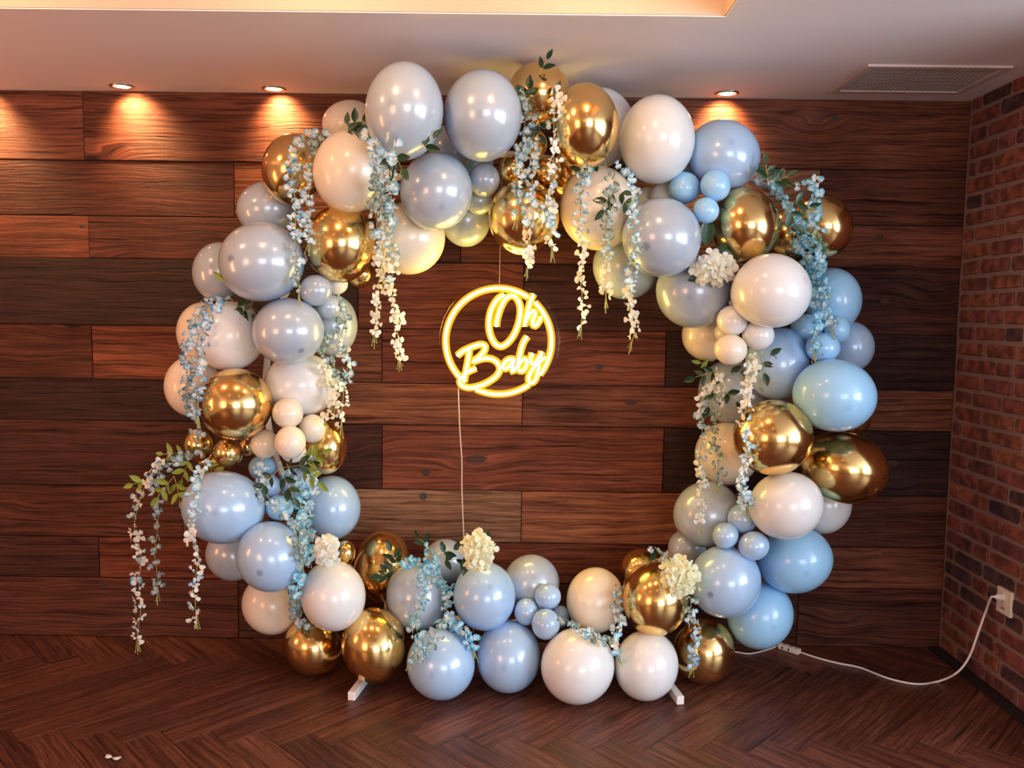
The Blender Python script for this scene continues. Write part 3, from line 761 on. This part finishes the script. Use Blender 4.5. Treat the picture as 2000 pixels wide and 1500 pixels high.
strokes = [('ring_tube', arc(223, 57)), ('ring_tube', arc(48, -38)), ('ring_tube', arc(-54, -115)),
 ('letter_tube', [(700,555),(705,500),(722,430),(748,360),(785,300),(838,272),(885,300),(914,370),(914,460),(890,560),(850,645),(800,705),(745,735),(692,712),(652,645),(632,560),(636,470),(655,395),(690,330),(730,288),(772,266)]),
 ('letter_tube', [(1035,255),(1010,315),(990,385),(970,470),(953,550),(962,520),(985,465),(1018,418),(1045,408),(1052,435),(1034,485),(1030,525),(1052,545),(1085,505),(1105,455)]),
 ('letter_tube', [(345,825),(400,780),(480,742),(560,718),(600,735),(590,782),(550,830),(492,876),(570,850),(650,848),(710,880),(737,940),(710,1000),(650,1050),(560,1095),(460,1117),(392,1098),(370,1058),(400,1010),(450,968),(520,935)]),
 ('letter_tube', [(455,745),(450,830),(435,920),(420,1000),(410,1065)]),
 ('letter_tube', [(862,850),(820,850),(782,880),(762,920),(790,938),(830,905),(866,850),(852,910),(848,962),(880,935),(905,895)]),
 ('letter_tube', [(985,640),(952,690),(928,760),(908,850),(893,930),(925,870),(962,845),(985,870),(972,920),(940,957),(905,948)]),
 ('letter_tube', [(1030,790),(1016,850),(1028,890),(1068,870),(1110,800),(1118,775),(1100,850),(1085,950),(1065,1030),(1030,1065),(1000,1040),(1012,980),(1062,905),(1150,822)])]
for nm, pts in strokes:
    cp = catmull(pts, 14)
    core = MB().tube([S(p[0], p[1], .016) for p in cp], 0.0052, 8).build(nm, M_NEON, sg_, smooth=True)
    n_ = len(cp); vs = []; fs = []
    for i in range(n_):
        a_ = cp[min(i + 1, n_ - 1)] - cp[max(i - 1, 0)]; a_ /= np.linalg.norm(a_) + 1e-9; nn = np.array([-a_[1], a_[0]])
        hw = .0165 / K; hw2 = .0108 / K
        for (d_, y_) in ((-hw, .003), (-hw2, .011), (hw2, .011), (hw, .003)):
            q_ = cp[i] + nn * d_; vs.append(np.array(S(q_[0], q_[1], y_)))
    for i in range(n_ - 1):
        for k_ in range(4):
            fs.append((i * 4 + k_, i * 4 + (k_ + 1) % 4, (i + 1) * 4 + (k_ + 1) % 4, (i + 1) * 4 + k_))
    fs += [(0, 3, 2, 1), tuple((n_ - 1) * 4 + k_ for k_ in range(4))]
    mm = MB(); mm.add(vs, fs); mm.build('halo_sleeve', M_NEONS, core).location = (0, 0, 0) if False else tuple(-np.array(sg_.location) - np.array(core.location))
hoop_top = (sc_[0], RY, rc[2] + math.sqrt(rr_ ** 2 - (sc_[0] - rc[0]) ** 2))
MB().tube([hoop_top, (sc_[0] - .004, SY, sc_[2] + R_ac - .012)], .0012, 6).build('hanging_wire', plain('clear_wire', (.7, .55, .4), .3), sg_)
cab = [S(360, 1060, -.006), S(356, 1150, -.008), S(362, 1300, -.01)]
c2 = [at_y(x, y, yy) for x, y, yy in ((898, 840, -.21), (902, 900, -.20), (902, 950, -.19), (905, 1030, -.18), (910, 1100, -.17), (920, 1200, -.17), (925, 1235, -.17))]
MB().tube(catmull(cab + c2, .03), .0028, 8).build('power_cable', plain('clear_cable', (.72, .55, .42), .35), sg_, smooth=True)

# ------------------------------------------------------------------ flowers
def petal(bm_v, bm_f, tl, ang, tilt, ln, wd, cup, y0=0.0):
    """petal pointing outwards in the blossom's plane (x, z), normal -y"""
    ca, sa = math.cos(ang), math.sin(ang)
    base = len(bm_v)
    pts = [(0, 0, 0, 0), (.35, -.36, -.3, .5), (.35, .36, -.3, .5), (.42, 0, 0, .4), (.75, -.5, .1, .9), (.75, .5, .1, .9), (.8, 0, .28, .75), (1.0, -.22, .25, 1), (1.0, .22, .25, 1)]
    for (u, v, h, t_) in pts:
        r_ = u * ln; ww = v * wd; hh = -cup * (abs(v) * 1.2 - 0.25) + math.sin(tilt) * r_
        r_ *= math.cos(tilt)
        bm_v.append((r_ * ca - ww * sa, -hh + y0, r_ * sa + ww * ca)); tl.append(t_)
    for f_ in ((0, 1, 3), (0, 3, 2), (1, 4, 6, 3), (3, 6, 5, 2), (4, 7, 6), (6, 7, 8), (6, 8, 5)):
        bm_f.append(tuple(base + q_ for q_ in f_))
def blossom_mesh(name, mat, seed, npet=None, size=.02):
    r = random.Random(seed); v = []; f = []; tl = []
    n_ = npet or r.choice([2, 2, 3, 3, 4])
    for k_ in range(n_):
        petal(v, f, tl, 2 * PI * k_ / n_ + r.uniform(-.35, .35), r.uniform(-.2, .8), size * r.uniform(.8, 1.15), size * r.uniform(.9, 1.2), size * r.uniform(.2, .5), -0.001 * k_)
    if npet is None:                      # the keel petal in the middle
        petal(v, f, tl, r.uniform(0, 6.28), 1.0, size * .55, size * .5, size * .3, -.002)
    me = bpy.data.meshes.new(name); me.from_pydata(v, [], f)
    a = me.attributes.new('t', 'FLOAT', 'POINT'); a.data.foreach_set('value', tl)
    me.polygons.foreach_set('use_smooth', [True] * len(me.polygons)); me.materials.append(mat); me.update(); return me
def petal_mat(name, c0, c1, lo=.35, hi=1.0):
    m, nt, b = new_mat(name)
    at = N(nt, 'ShaderNodeAttribute'); at.attribute_name = 't'
    n = N(nt, 'ShaderNodeTexNoise'); n.inputs['Scale'].default_value = 60
    tc = N(nt, 'ShaderNodeTexCoord'); nt.links.new(tc.outputs['Object'], n.inputs['Vector'])
    f = ramp(nt, math_n(nt, 'ADD', at.outputs['Fac'], math_n(nt, 'MULTIPLY', math_n(nt, 'SUBTRACT', n.outputs['Fac'], .5), .9)), (lo, hi, 0, 1))
    nt.links.new(mixc(nt, f, c0, c1), b.inputs['Base Color'])
    b.inputs['Roughness'].default_value = .6
    tr = N(nt, 'ShaderNodeBsdfTranslucent'); nt.links.new(mixc(nt, f, c0, c1), tr.inputs['Color'])
    mx = N(nt, 'ShaderNodeMixShader'); mx.inputs[0].default_value = .25
    nt.links.new(b.outputs[0], mx.inputs[1]); nt.links.new(tr.outputs[0], mx.inputs[2]); nt.links.new(mx.outputs[0], nt.nodes['Material Output'].inputs[0])
    return m
TINT = {
 'w': petal_mat('white_petal', (.92, .90, .80), (.78, .86, .86), .6, 1.2),
 'p': petal_mat('pale_blue_petal', (.86, .92, .92), (.10, .42, .62), .4, 1.05),
 'b': petal_mat('blue_petal', (.70, .82, .88), (.05, .24, .42), .3, 1.0),
 't': petal_mat('turquoise_petal', (.72, .90, .96), (.06, .48, .72), .3, 1.0),
 's': petal_mat('sage_petal', (.62, .72, .66), (.10, .24, .28), .3, 1.0),
}
BLM = {k: [blossom_mesh('blossom', m, 10 * i + j, size=.0235) for j in range(6)] for i, (k, m) in enumerate(TINT.items())}
def leaf_mesh(mat, ln=.042, wd=.019, seed=0):
    v = [(0, 0, 0)]; f = []
    prof = [(.18, .7), (.4, 1.0), (.65, .82), (.85, .42)]
    for (u, w_) in prof: v += [(u * ln, -.15 * w_ * wd, -w_ * wd / 2), (u * ln, .05 * wd, 0), (u * ln, -.15 * w_ * wd, w_ * wd / 2)]
    v.append((ln, -.1 * wd, 0))
    f += [(0, 1, 2), (0, 2, 3)]
    for i in range(3):
        a = 1 + 3 * i; f += [(a, a + 3, a + 4, a + 1), (a + 1, a + 4, a + 5, a + 2)]
    a = 10; f += [(a, 13, a + 1), (a + 1, 13, a + 2)]
    me = bpy.data.meshes.new('leaf'); me.from_pydata(v, [], f); me.polygons.foreach_set('use_smooth', [True] * len(f)); me.materials.append(mat); me.update(); return me
LEAFM = {'g': leaf_mesh(M_LEAF, .048, .024), 'y': leaf_mesh(M_LEAFY, .048, .022), 'G': leaf_mesh(M_LEAF, .10, .05)}
BUD = None
def strand3d(pts, lift=.028):
    cp = catmull(pts, 6)
    ys = [surf_y(p[0], p[1]) for p in cp]
    good = [y for y in ys if y is not None]
    if not good: ys = [-.6] * len(ys)
    else:
        idx = [i for i, y in enumerate(ys) if y is not None]
        ys = [y if y is not None else ys[min(idx, key=lambda k: abs(k - i))] for i, y in enumerate(ys)]
    n_ = len(ys); W = 7
    mn = [min(ys[max(0, i - W):i + W + 1]) for i in range(n_)]
    sm = [sum(mn[max(0, i - W):i + W + 1]) / len(mn[max(0, i - W):i + W + 1]) for i in range(n_)]
    sm = [min(a, b_) for a, b_ in zip(sm, [y for y in ys])]
    return [at_y(p[0], p[1], y - lift) for p, y in zip(cp, sm)], cp
def garland(label, strands, leaves=(), group='hanging wisteria garlands on the balloon arch'):
    first = strand3d(strands[0][0])[0][0]
    t = thing('wisteria_garland', label, 'flower garland', first, group); base = np.array(t.location)
    for si, (pts, tint, dens, tail) in enumerate(strands):
        P, cp = strand3d(pts)
        MB().tube(P[::2] + [P[-1]], .0013, 5).build('stem', M_STEM, t)
        # blossoms along the strand
        L_ = 0; nxt = .01; tot = sum(np.linalg.norm(P[i + 1] - P[i]) for i in range(len(P) - 1)); side = 1
        stepm = .0205 / dens
        for i in range(len(P) - 1):
            L_ += np.linalg.norm(P[i + 1] - P[i])
            while L_ >= nxt and nxt < tot - tail:
                nxt += stepm * random.uniform(.75, 1.25); side = -side
                q_ = P[i] + np.array([side * random.uniform(.002, .017), -random.uniform(0, .016), random.uniform(-.008, .008)])
                tk = tint if isinstance(tint, str) and len(tint) == 1 else tint[min(len(tint) - 1, int(len(tint) * max(0, min(.999, nxt / tot + random.uniform(-.12, .12)))))]
                o = link('blossom', random.choice(BLM[tk]), t, q_ - base)
                o.rotation_euler = (random.uniform(-.9, .9), random.uniform(0, 2 * PI), random.uniform(-1.0, 1.0)); s_ = random.uniform(.72, 1.12); o.scale = (s_, s_, s_)
        # little buds at the tip
        bm_ = MB()
        for k_ in range(5):
            e = P[-1] + np.array([random.uniform(-.012, .012), random.uniform(-.004, .004), -random.uniform(-.014, .016)]); st_ = P[max(0, len(P) - 3 - k_)]
            bm_.tube([st_, (np.array(st_) + e) / 2, e], .0009, 4); bm_.tube([e, e + np.array([0, 0, -.003]), e + np.array([0, 0, -.006])], [.0008, .0026, .0006], 6)
        bm_.build('bud_tip', M_STEM, t)
    for (lx, ly, ang, kd, ln, nl) in leaves:
        # a twig with alternate leaves
        yv = surf_y(lx, ly); yv = -.55 if yv is None else yv
        k_ = (yv - CAM[1]) / F; a0 = math.radians(ang); p = at_y(lx, ly, yv - .02); tw = [p]; bend = random.uniform(-.5, .1)
        for q_ in range(1, nl + 1):
            a_ = a0 + bend * q_ / nl * (1 if math.cos(a0) > 0 else -1)
            tw.append(tw[-1] + np.array([math.cos(a_), -.12 + .05 * q_ / nl, math.sin(a_)]) * (ln * k_ / nl))
        MB().tube(tw, .001, 5).build('twig', M_STEM, t)
        for q_ in range(1, nl + 1):
            for sd in ((1, -1) if q_ < nl else (0,)):
                o = link('leaf', LEAFM[kd], t, tw[q_] - base)
                d_ = math.degrees(a0) + sd * random.uniform(38, 62)
                o.rotation_euler = (random.uniform(-.5, .5), -math.radians(d_), random.uniform(-.5, .1)); s_ = random.uniform(.85, 1.2); o.scale = (s_, s_, s_)
    return t
def LV(x, y, n_, sp, kd='g', a0=-90, fan=150):
    """twigs that fan out of one point, about n_ leaves in all"""
    nt_ = max(1, round(n_ / 2.4)); out = []
    for k_ in range(nt_):
        a = a0 + ((k_ + .5) / nt_ - .5) * fan * .8
        out.append((x, y, a, kd, sp * 1.6, 3 if n_ > 4 else 2))
    return out
garland('pale blue flower garland hanging at the upper left over the brown-gold balloon', [
  ([(640, 258), (605, 262), (580, 285), (570, 330), (577, 400), (577, 480), (583, 540), (584, 592)], 'ppbpps', 1.0, .03),
  ([(630, 262), (612, 285), (603, 340), (604, 400), (606, 450), (601, 492)], 'sppp', 1.05, .02)],
  LV(665, 252, 5, 28, 'g', 10, 120) + LV(612, 272, 3, 14, 'g', -60, 120))
garland('long white flower garland hanging left of the upper left pale pearl balloon', [
  ([(722, 262), (735, 300), (732, 380), (738, 470), (741, 540), (735, 600), (731, 672)], 'pspww', 1.1, .03),
  ([(768, 275), (768, 340), (762, 420), (768, 510), (765, 570), (775, 630), (781, 718)], 'pbpww', 1.1, .03),
  ([(748, 300), (742, 360), (752, 440), (747, 520), (752, 560)], 'psww', .9, .03)],
  LV(765, 290, 4, 25, 'g', -80, 100) + LV(815, 300, 3, 25, 'g', 40, 90))
garland('pale blue flower garland hanging at the top centre over the small gold balloons', [
  ([(1024, 180), (1026, 230), (1018, 290), (1010, 350), (1014, 400), (1005, 440)], 'spps', 1.15, .03),
  ([(1045, 235), (1040, 290), (1040, 350), (1036, 410), (1034, 470), (1030, 540)], 'bpppww', 1.1, .03),
  ([(1095, 180), (1083, 215), (1082, 290), (1080, 345), (1072, 400), (1075, 450), (1080, 505)], 'wpwwpw', 1.15, .03)],
  LV(1050, 150, 3, 22, 'g', 60, 110) + LV(1060, 190, 3, 26, 'g', 20, 120) + LV(1045, 225, 3, 24, 'g', -60, 160) + LV(1020, 195, 2, 14, 'g', 80, 40))
garland('white tipped flower garland of three strands hanging over the upper right cream balloon', [
  ([(1150, 322), (1137, 350), (1134, 420), (1138, 470), (1134, 540), (1138, 600), (1133, 658)], 'spwww', .95, .03),
  ([(1200, 350), (1192, 400), (1183, 450), (1186, 500), (1182, 550), (1186, 602)], 'sspww', .95, .03),
  ([(1210, 325), (1238, 365), (1236, 430), (1240, 480), (1232, 540), (1228, 600), (1240, 640), (1230, 682)], 'ppspww', 1.0, .03)],
  LV(1185, 325, 5, 30, 'g', 150, 120) + LV(1205, 360, 6, 34, 'g', -90, 200))
garland('dense turquoise flower garland on the right shoulder of the arch', [
  ([(1482, 358), (1515, 370), (1540, 410), (1555, 450), (1575, 510), (1590, 560), (1600, 610), (1590, 650), (1592, 705)], 'ptttttt', 1.7, .03),
  ([(1535, 400), (1560, 440), (1585, 500), (1600, 540), (1605, 590)], 'ttttt', 1.6, .02),
  ([(1560, 365), (1582, 348), (1592, 380), (1590, 440), (1600, 500), (1605, 560), (1612, 610), (1630, 655)], 'ptttttp', 1.25, .03)],
  LV(1500, 362, 5, 24, 'g', 60, 170) + LV(1530, 395, 4, 30, 'g', -20, 150))
garland('blue flower garland on the left side over the peach-tinted balloons', [
  ([(455, 585), (420, 585), (392, 610), (375, 650), (362, 690), (372, 730), (362, 770), (385, 810), (386, 850), (390, 872)], 'pbpbpbpb', 1.25, .02),
  ([(430, 595), (400, 625), (395, 680), (392, 720), (388, 765), (385, 830)], 'bbpbb', 1.1, .02)],
  LV(450, 590, 7, 30, 'g', -70, 200) + LV(490, 600, 5, 28, 'g', -60, 160) + LV(440, 560, 2, 14, 'y', 100, 60))
garland('long white and blue flower spray arching out furthest to the left', [
  ([(400, 885), (350, 888), (310, 905), (285, 945), (272, 985), (262, 1030), (275, 1080), (272, 1140), (275, 1190), (270, 1225), (268, 1272)], 'spwpwpwpw', 1.0, .04),
  ([(380, 890), (335, 905), (308, 925), (310, 970), (308, 1030), (302, 1080), (308, 1130), (307, 1178)], 'yspsss'.replace('y', 'p'), .85, .03),
  ([(408, 895), (395, 920), (378, 950), (382, 1000), (378, 1045), (388, 1085), (380, 1140), (382, 1185), (384, 1228)], 'pppwpw', 1.0, .03)],
  LV(375, 885, 6, 34, 'y', -150, 170) + LV(340, 930, 6, 32, 'y', -100, 150) + LV(400, 900, 5, 26, 'y', -60, 160) + LV(295, 935, 3, 22, 'y', -160, 60))
garland('flower garland with bright green leaves hanging over the lower left blue balloons', [
  ([(600, 885), (610, 930), (608, 970), (600, 1010), (605, 1050), (598, 1090), (588, 1120), (575, 1160), (580, 1195), (598, 1232)], 'ppptttsp', 1.5, .03),
  ([(512, 905), (512, 945), (530, 980), (560, 1010), (590, 1030), (600, 1070), (605, 1100)], 'ppppst', 1.2, .01),
  ([(560, 905), (585, 960), (590, 1000), (585, 1050), (590, 1110)], 'ptts', 1.1, .02)],
  LV(545, 915, 8, 40, 'g', -60, 260) + LV(585, 905, 6, 32, 'y', -10, 160) + LV(550, 960, 5, 34, 'g', -90, 150))
garland('pale sage flower garland hanging inside the left curve of the arch', [
  ([(668, 585), (672, 630), (662, 680), (680, 700), (672, 760), (668, 800), (665, 848)], 'sswpww', 1.1, .03),
  ([(640, 650), (632, 700), (638, 750), (650, 780), (632, 830)], 'sswww', 1.4, .01),
  ([(652, 700), (655, 750), (648, 800)], 'ssw', 1.3, .02)])
garland('white flower garland of three strands hanging inside the right curve', [
  ([(1405, 725), (1378, 765), (1366, 800), (1372, 850), (1366, 900), (1372, 950), (1364, 990), (1370, 1045)], 'wwpwpww', 1.0, .03),
  ([(1410, 740), (1402, 790), (1396, 850), (1402, 900), (1398, 960)], 'wsss', .9, .03),
  ([(1470, 690), (1462, 730), (1458, 790), (1452, 840), (1460, 880), (1448, 930), (1456, 980), (1460, 1008)], 'wwwpwpp', 1.1, .03)],
  LV(1410, 720, 8, 34, 'g', -90, 260) + LV(1405, 750, 4, 30, 'g', -80, 160) + LV(1485, 690, 4, 24, 'g', -40, 160) + LV(1395, 705, 2, 16, 'y', 170, 60))
garland('turquoise flower garland trailing over the bottom left blue balloons', [
  ([(785, 1100), (820, 1098), (830, 1130), (822, 1180), (812, 1215), (820, 1255), (822, 1290)], 'ttptpt', 1.6, .02),
  ([(840, 1070), (845, 1105), (860, 1130), (878, 1160), (872, 1195), (885, 1222), (915, 1240), (928, 1285)], 'ttptpptt', 1.6, .03),
  ([(860, 1215), (845, 1250), (830, 1275), (805, 1285), (797, 1305)], 'spss', 1.3, .03)],
  LV(780, 1110, 5, 24, 'g', 150, 200) + LV(850, 1090, 4, 26, 'g', 20, 130) + LV(840, 1070, 3, 18, 'g', 120, 90))
garland('sage flower garland draped between the bottom right white balloons', [
  ([(1210, 1142), (1205, 1175), (1210, 1210), (1202, 1240), (1204, 1265), (1210, 1298)], 'sspwt', 1.25, .02),
  ([(1105, 1210), (1135, 1228), (1165, 1248), (1195, 1250)], 'ssps', 1.3, .005)])
garland('short blue flower garland in front of the bottom right gold balloon', [
  ([(1348, 1168), (1352, 1205), (1360, 1235), (1350, 1265), (1354, 1300), (1350, 1315)], 'sppb', 1.1, .03),
  ([(1278, 1068), (1290, 1080), (1303, 1095)], 'ps', 1.0, .0)],
  [(1262, 1106, 60, 'g', 14, 1)])

# hydrangea heads
M_HYD = petal_mat('hydrangea_petal', (.86, .86, .42), (.90, .92, .72), .1, .8)
M_HYDW = petal_mat('white_hydrangea_petal', (.84, .84, .50), (.90, .92, .84), -.1, .6)
HM = [[blossom_mesh('floret', m, 500 + 10 * a + j, npet=4, size=.027) for j in range(4)] for a, m in enumerate((M_HYD, M_HYDW))]
def hydrangea(px, py, wpx, hpx, rot, n_, mi, label, leaves=()):
    yv = surf_y(px, py); c = at_y(px, py, (yv if yv is not None else -.6) - .03); k_ = np.linalg.norm(c - CAM) / F
    t = thing('hydrangea', label, 'flower', c, 'white hydrangea heads on the arch'); base = np.array(t.location)
    a, b_ = wpx * k_ / 2, hpx * k_ / 2; cr, sr = math.cos(math.radians(rot)), math.sin(math.radians(rot))
    for i in range(n_):
        g_ = PI * (3 - math.sqrt(5)) * i; r_ = math.sqrt((i + .5) / n_)
        x, z = r_ * math.cos(g_) * a * .82, r_ * math.sin(g_) * b_ * .82; d_ = math.sqrt(max(0, 1 - r_ * r_)) * min(a, b_) * .8
        p = np.array([x * cr - z * sr, -d_ - .004, x * sr + z * cr])
        o = link('floret', random.choice(HM[mi]), t, p); nrm = Vector((p[0] / a, -.35 - d_ / min(a, b_), p[2] / b_)).normalized()
        o.rotation_euler = (Vector((0, -1, 0)).rotation_difference(nrm) @ Matrix.Rotation(random.uniform(0, 6.28), 3, 'Y').to_quaternion()).to_euler(); s_ = random.uniform(.85, 1.2); o.scale = (s_, s_, s_)
    MB().tube([c + np.array([0, .03, -.01]), c + np.array([0, -.02, 0]), c], .003, 6).build('stem', M_STEM, t)
    for (lx, ly, ang, kd, s_) in leaves:
        p = at_y(lx, ly, c[1] + .004); o = link('leaf', LEAFM[kd], t, p - base); o.rotation_euler = (random.uniform(-.2, .2), -math.radians(ang), 0); o.scale = (s_,) * 3
    return t
hydrangea(1390, 523, 92, 62, 8, 24, 1, 'white hydrangea with two dark leaves on the right shoulder of the arch', [(1388, 500, 20, 'G', 1.15), (1378, 480, 85, 'G', 1.15), (1366, 540, 200, 'g', 1.0)])
hydrangea(935, 1072, 66, 88, 0, 24, 0, 'cream hydrangea standing up at the bottom centre of the arch', [(944, 1060, 65, 'G', .55), (912, 1085, -100, 'G', .8)])
hydrangea(1324, 1121, 72, 86, 0, 24, 0, 'yellowish hydrangea beside the lower right gold balloon')
hydrangea(641, 1072, 44, 56, 0, 20, 1, 'small white hydrangea above the lower left white balloon')

# ------------------------------------------------------------------ power cord, outlet, scrap
M_CORD = plain('white_cord', (.80, .74, .74), .4)
strip_c = (at_z(1541, 1266, .012)); 
ps = thing('extension_cord', 'white extension cord running across the dark floor up to the wall outlet', 'cord', (strip_c[0], strip_c[1], 0))
A_ = at_z(1522, 1260, .013); B_ = at_z(1562, 1273, .013); dv = (B_ - A_); dv[2] = 0; L_ = np.linalg.norm(dv); dv /= L_; nv = np.array([-dv[1], dv[0], 0]) * .016
v = [base_ + nv * sgn + np.array([0, 0, h]) for base_ in (A_, B_) for sgn in (-1, 1) for h in (-.0125, .011)]
m_ = MB(); m_.add(v, [(0, 1, 3, 2), (4, 6, 7, 5), (0, 4, 5, 1), (2, 3, 7, 6), (0, 2, 6, 4), (1, 5, 7, 3)]); bo = m_.build('socket_block', M_WHITEPL, ps); md = bo.modifiers.new('bevel', 'BEVEL'); md.width = .004; md.segments = 2
sl = MB()
for q_ in (.25, .55):
    for s_ in (-.35, .35):
        cc = A_ + (B_ - A_) * q_ + nv * s_; sl.box(cc[0] - .006, cc[0] + .006, cc[1] - .0015, cc[1] + .0015, cc[2] + .0105, cc[2] + .0118)
        cc2 = A_ + (B_ - A_) * q_ - nv * 1.0; sl.box(cc2[0] - .004, cc2[0] + .004, cc2[1] - .0014, cc2[1] + .001, cc2[2] - .004 + .006 * s_, cc2[2] + .004 + .006 * s_)
sl.build('socket_slot', M_SLOT, ps)
fp = [at_z(x, y, .005) for x, y in ((1563, 1274), (1600, 1286), (1640, 1296), (1680, 1304), (1735, 1325), (1790, 1336), (1835, 1330))]
plug = OUT + np.array([-.032, 0, .022])
up_ = [at_y(1870, 1313, -.43), at_y(1893, 1283, -.44), at_y(1909, 1240, -.435), at_y(1925, 1195, -.42)]
pl2 = [plug + np.array([-.03, 0, .002]), plug]
MB().tube(catmull(list(fp) + up_ + pl2, .02), .0045, 10).build('cord', M_CORD, ps, smooth=True)
MB().tube([plug + np.array([-.018, 0, 0]), plug + np.array([-.006, 0, 0]), plug + np.array([.024, 0, 0])], [.006, .013, .014], 12).build('plug', M_WHITEPL, ps, smooth=False)
MB().tube(catmull([at_z(x, y, .004) for x, y in ((1400, 1273), (1437, 1273), (1462, 1277), (1495, 1270), (1524, 1260))], .02), .0032, 8).build('thin_cord', M_CORD, ps, smooth=True)
ot = thing('wall_outlet', 'pale wall outlet plate on the brick wall with the cord plugged in', 'outlet', OUT)
o0, o1 = at_x(1953, 1180, XR), at_x(1982, 1180, XR); ya0, ya1 = max(o0[1], o1[1]), min(o0[1], o1[1]); zt, zb_ = at_x(1956, 1141, XR)[2], at_x(1978, 1212, XR)[2]
print('outlet', ya0, ya1, zb_, zt)
po = MB().box(XR - .016, XR - .002, ya1, ya0, zb_ + .01, zt - .005).build('plate', M_WHITEPL, ot); md = po.modifiers.new('bevel', 'BEVEL'); md.width = .003; md.segments = 2
sm_ = MB(); yc = (ya0 + ya1) / 2
for z_ in (OUT[2] - .022,): sm_.box(XR - .018, XR - .0155, yc - .008, yc - .005, z_ - .006, z_ + .006).box(XR - .018, XR - .0155, yc + .005, yc + .008, z_ - .006, z_ + .006)
sm_.build('slot', M_SLOT, ot)
# fallen white petal
fpz = at_z(218, 1484, .0)
v = []; f = []; tl = []
petal(v, f, tl, 0, .1, .032, .024, .008); petal(v, f, tl, 2.6, .2, .026, .022, .010)
v = [(a, c_, .006 + max(0, -b_)) for a, b_, c_ in v]
fo = mesh_obj('fallen_petal', v, f, TINT['w'], None, (fpz[0], fpz[1], 0), smooth=True, attr=tl); tag(fo, 'little white petal lying on the floor at the lower left', 'petal')
md = fo.modifiers.new('solid', 'SOLIDIFY'); md.thickness = .0008
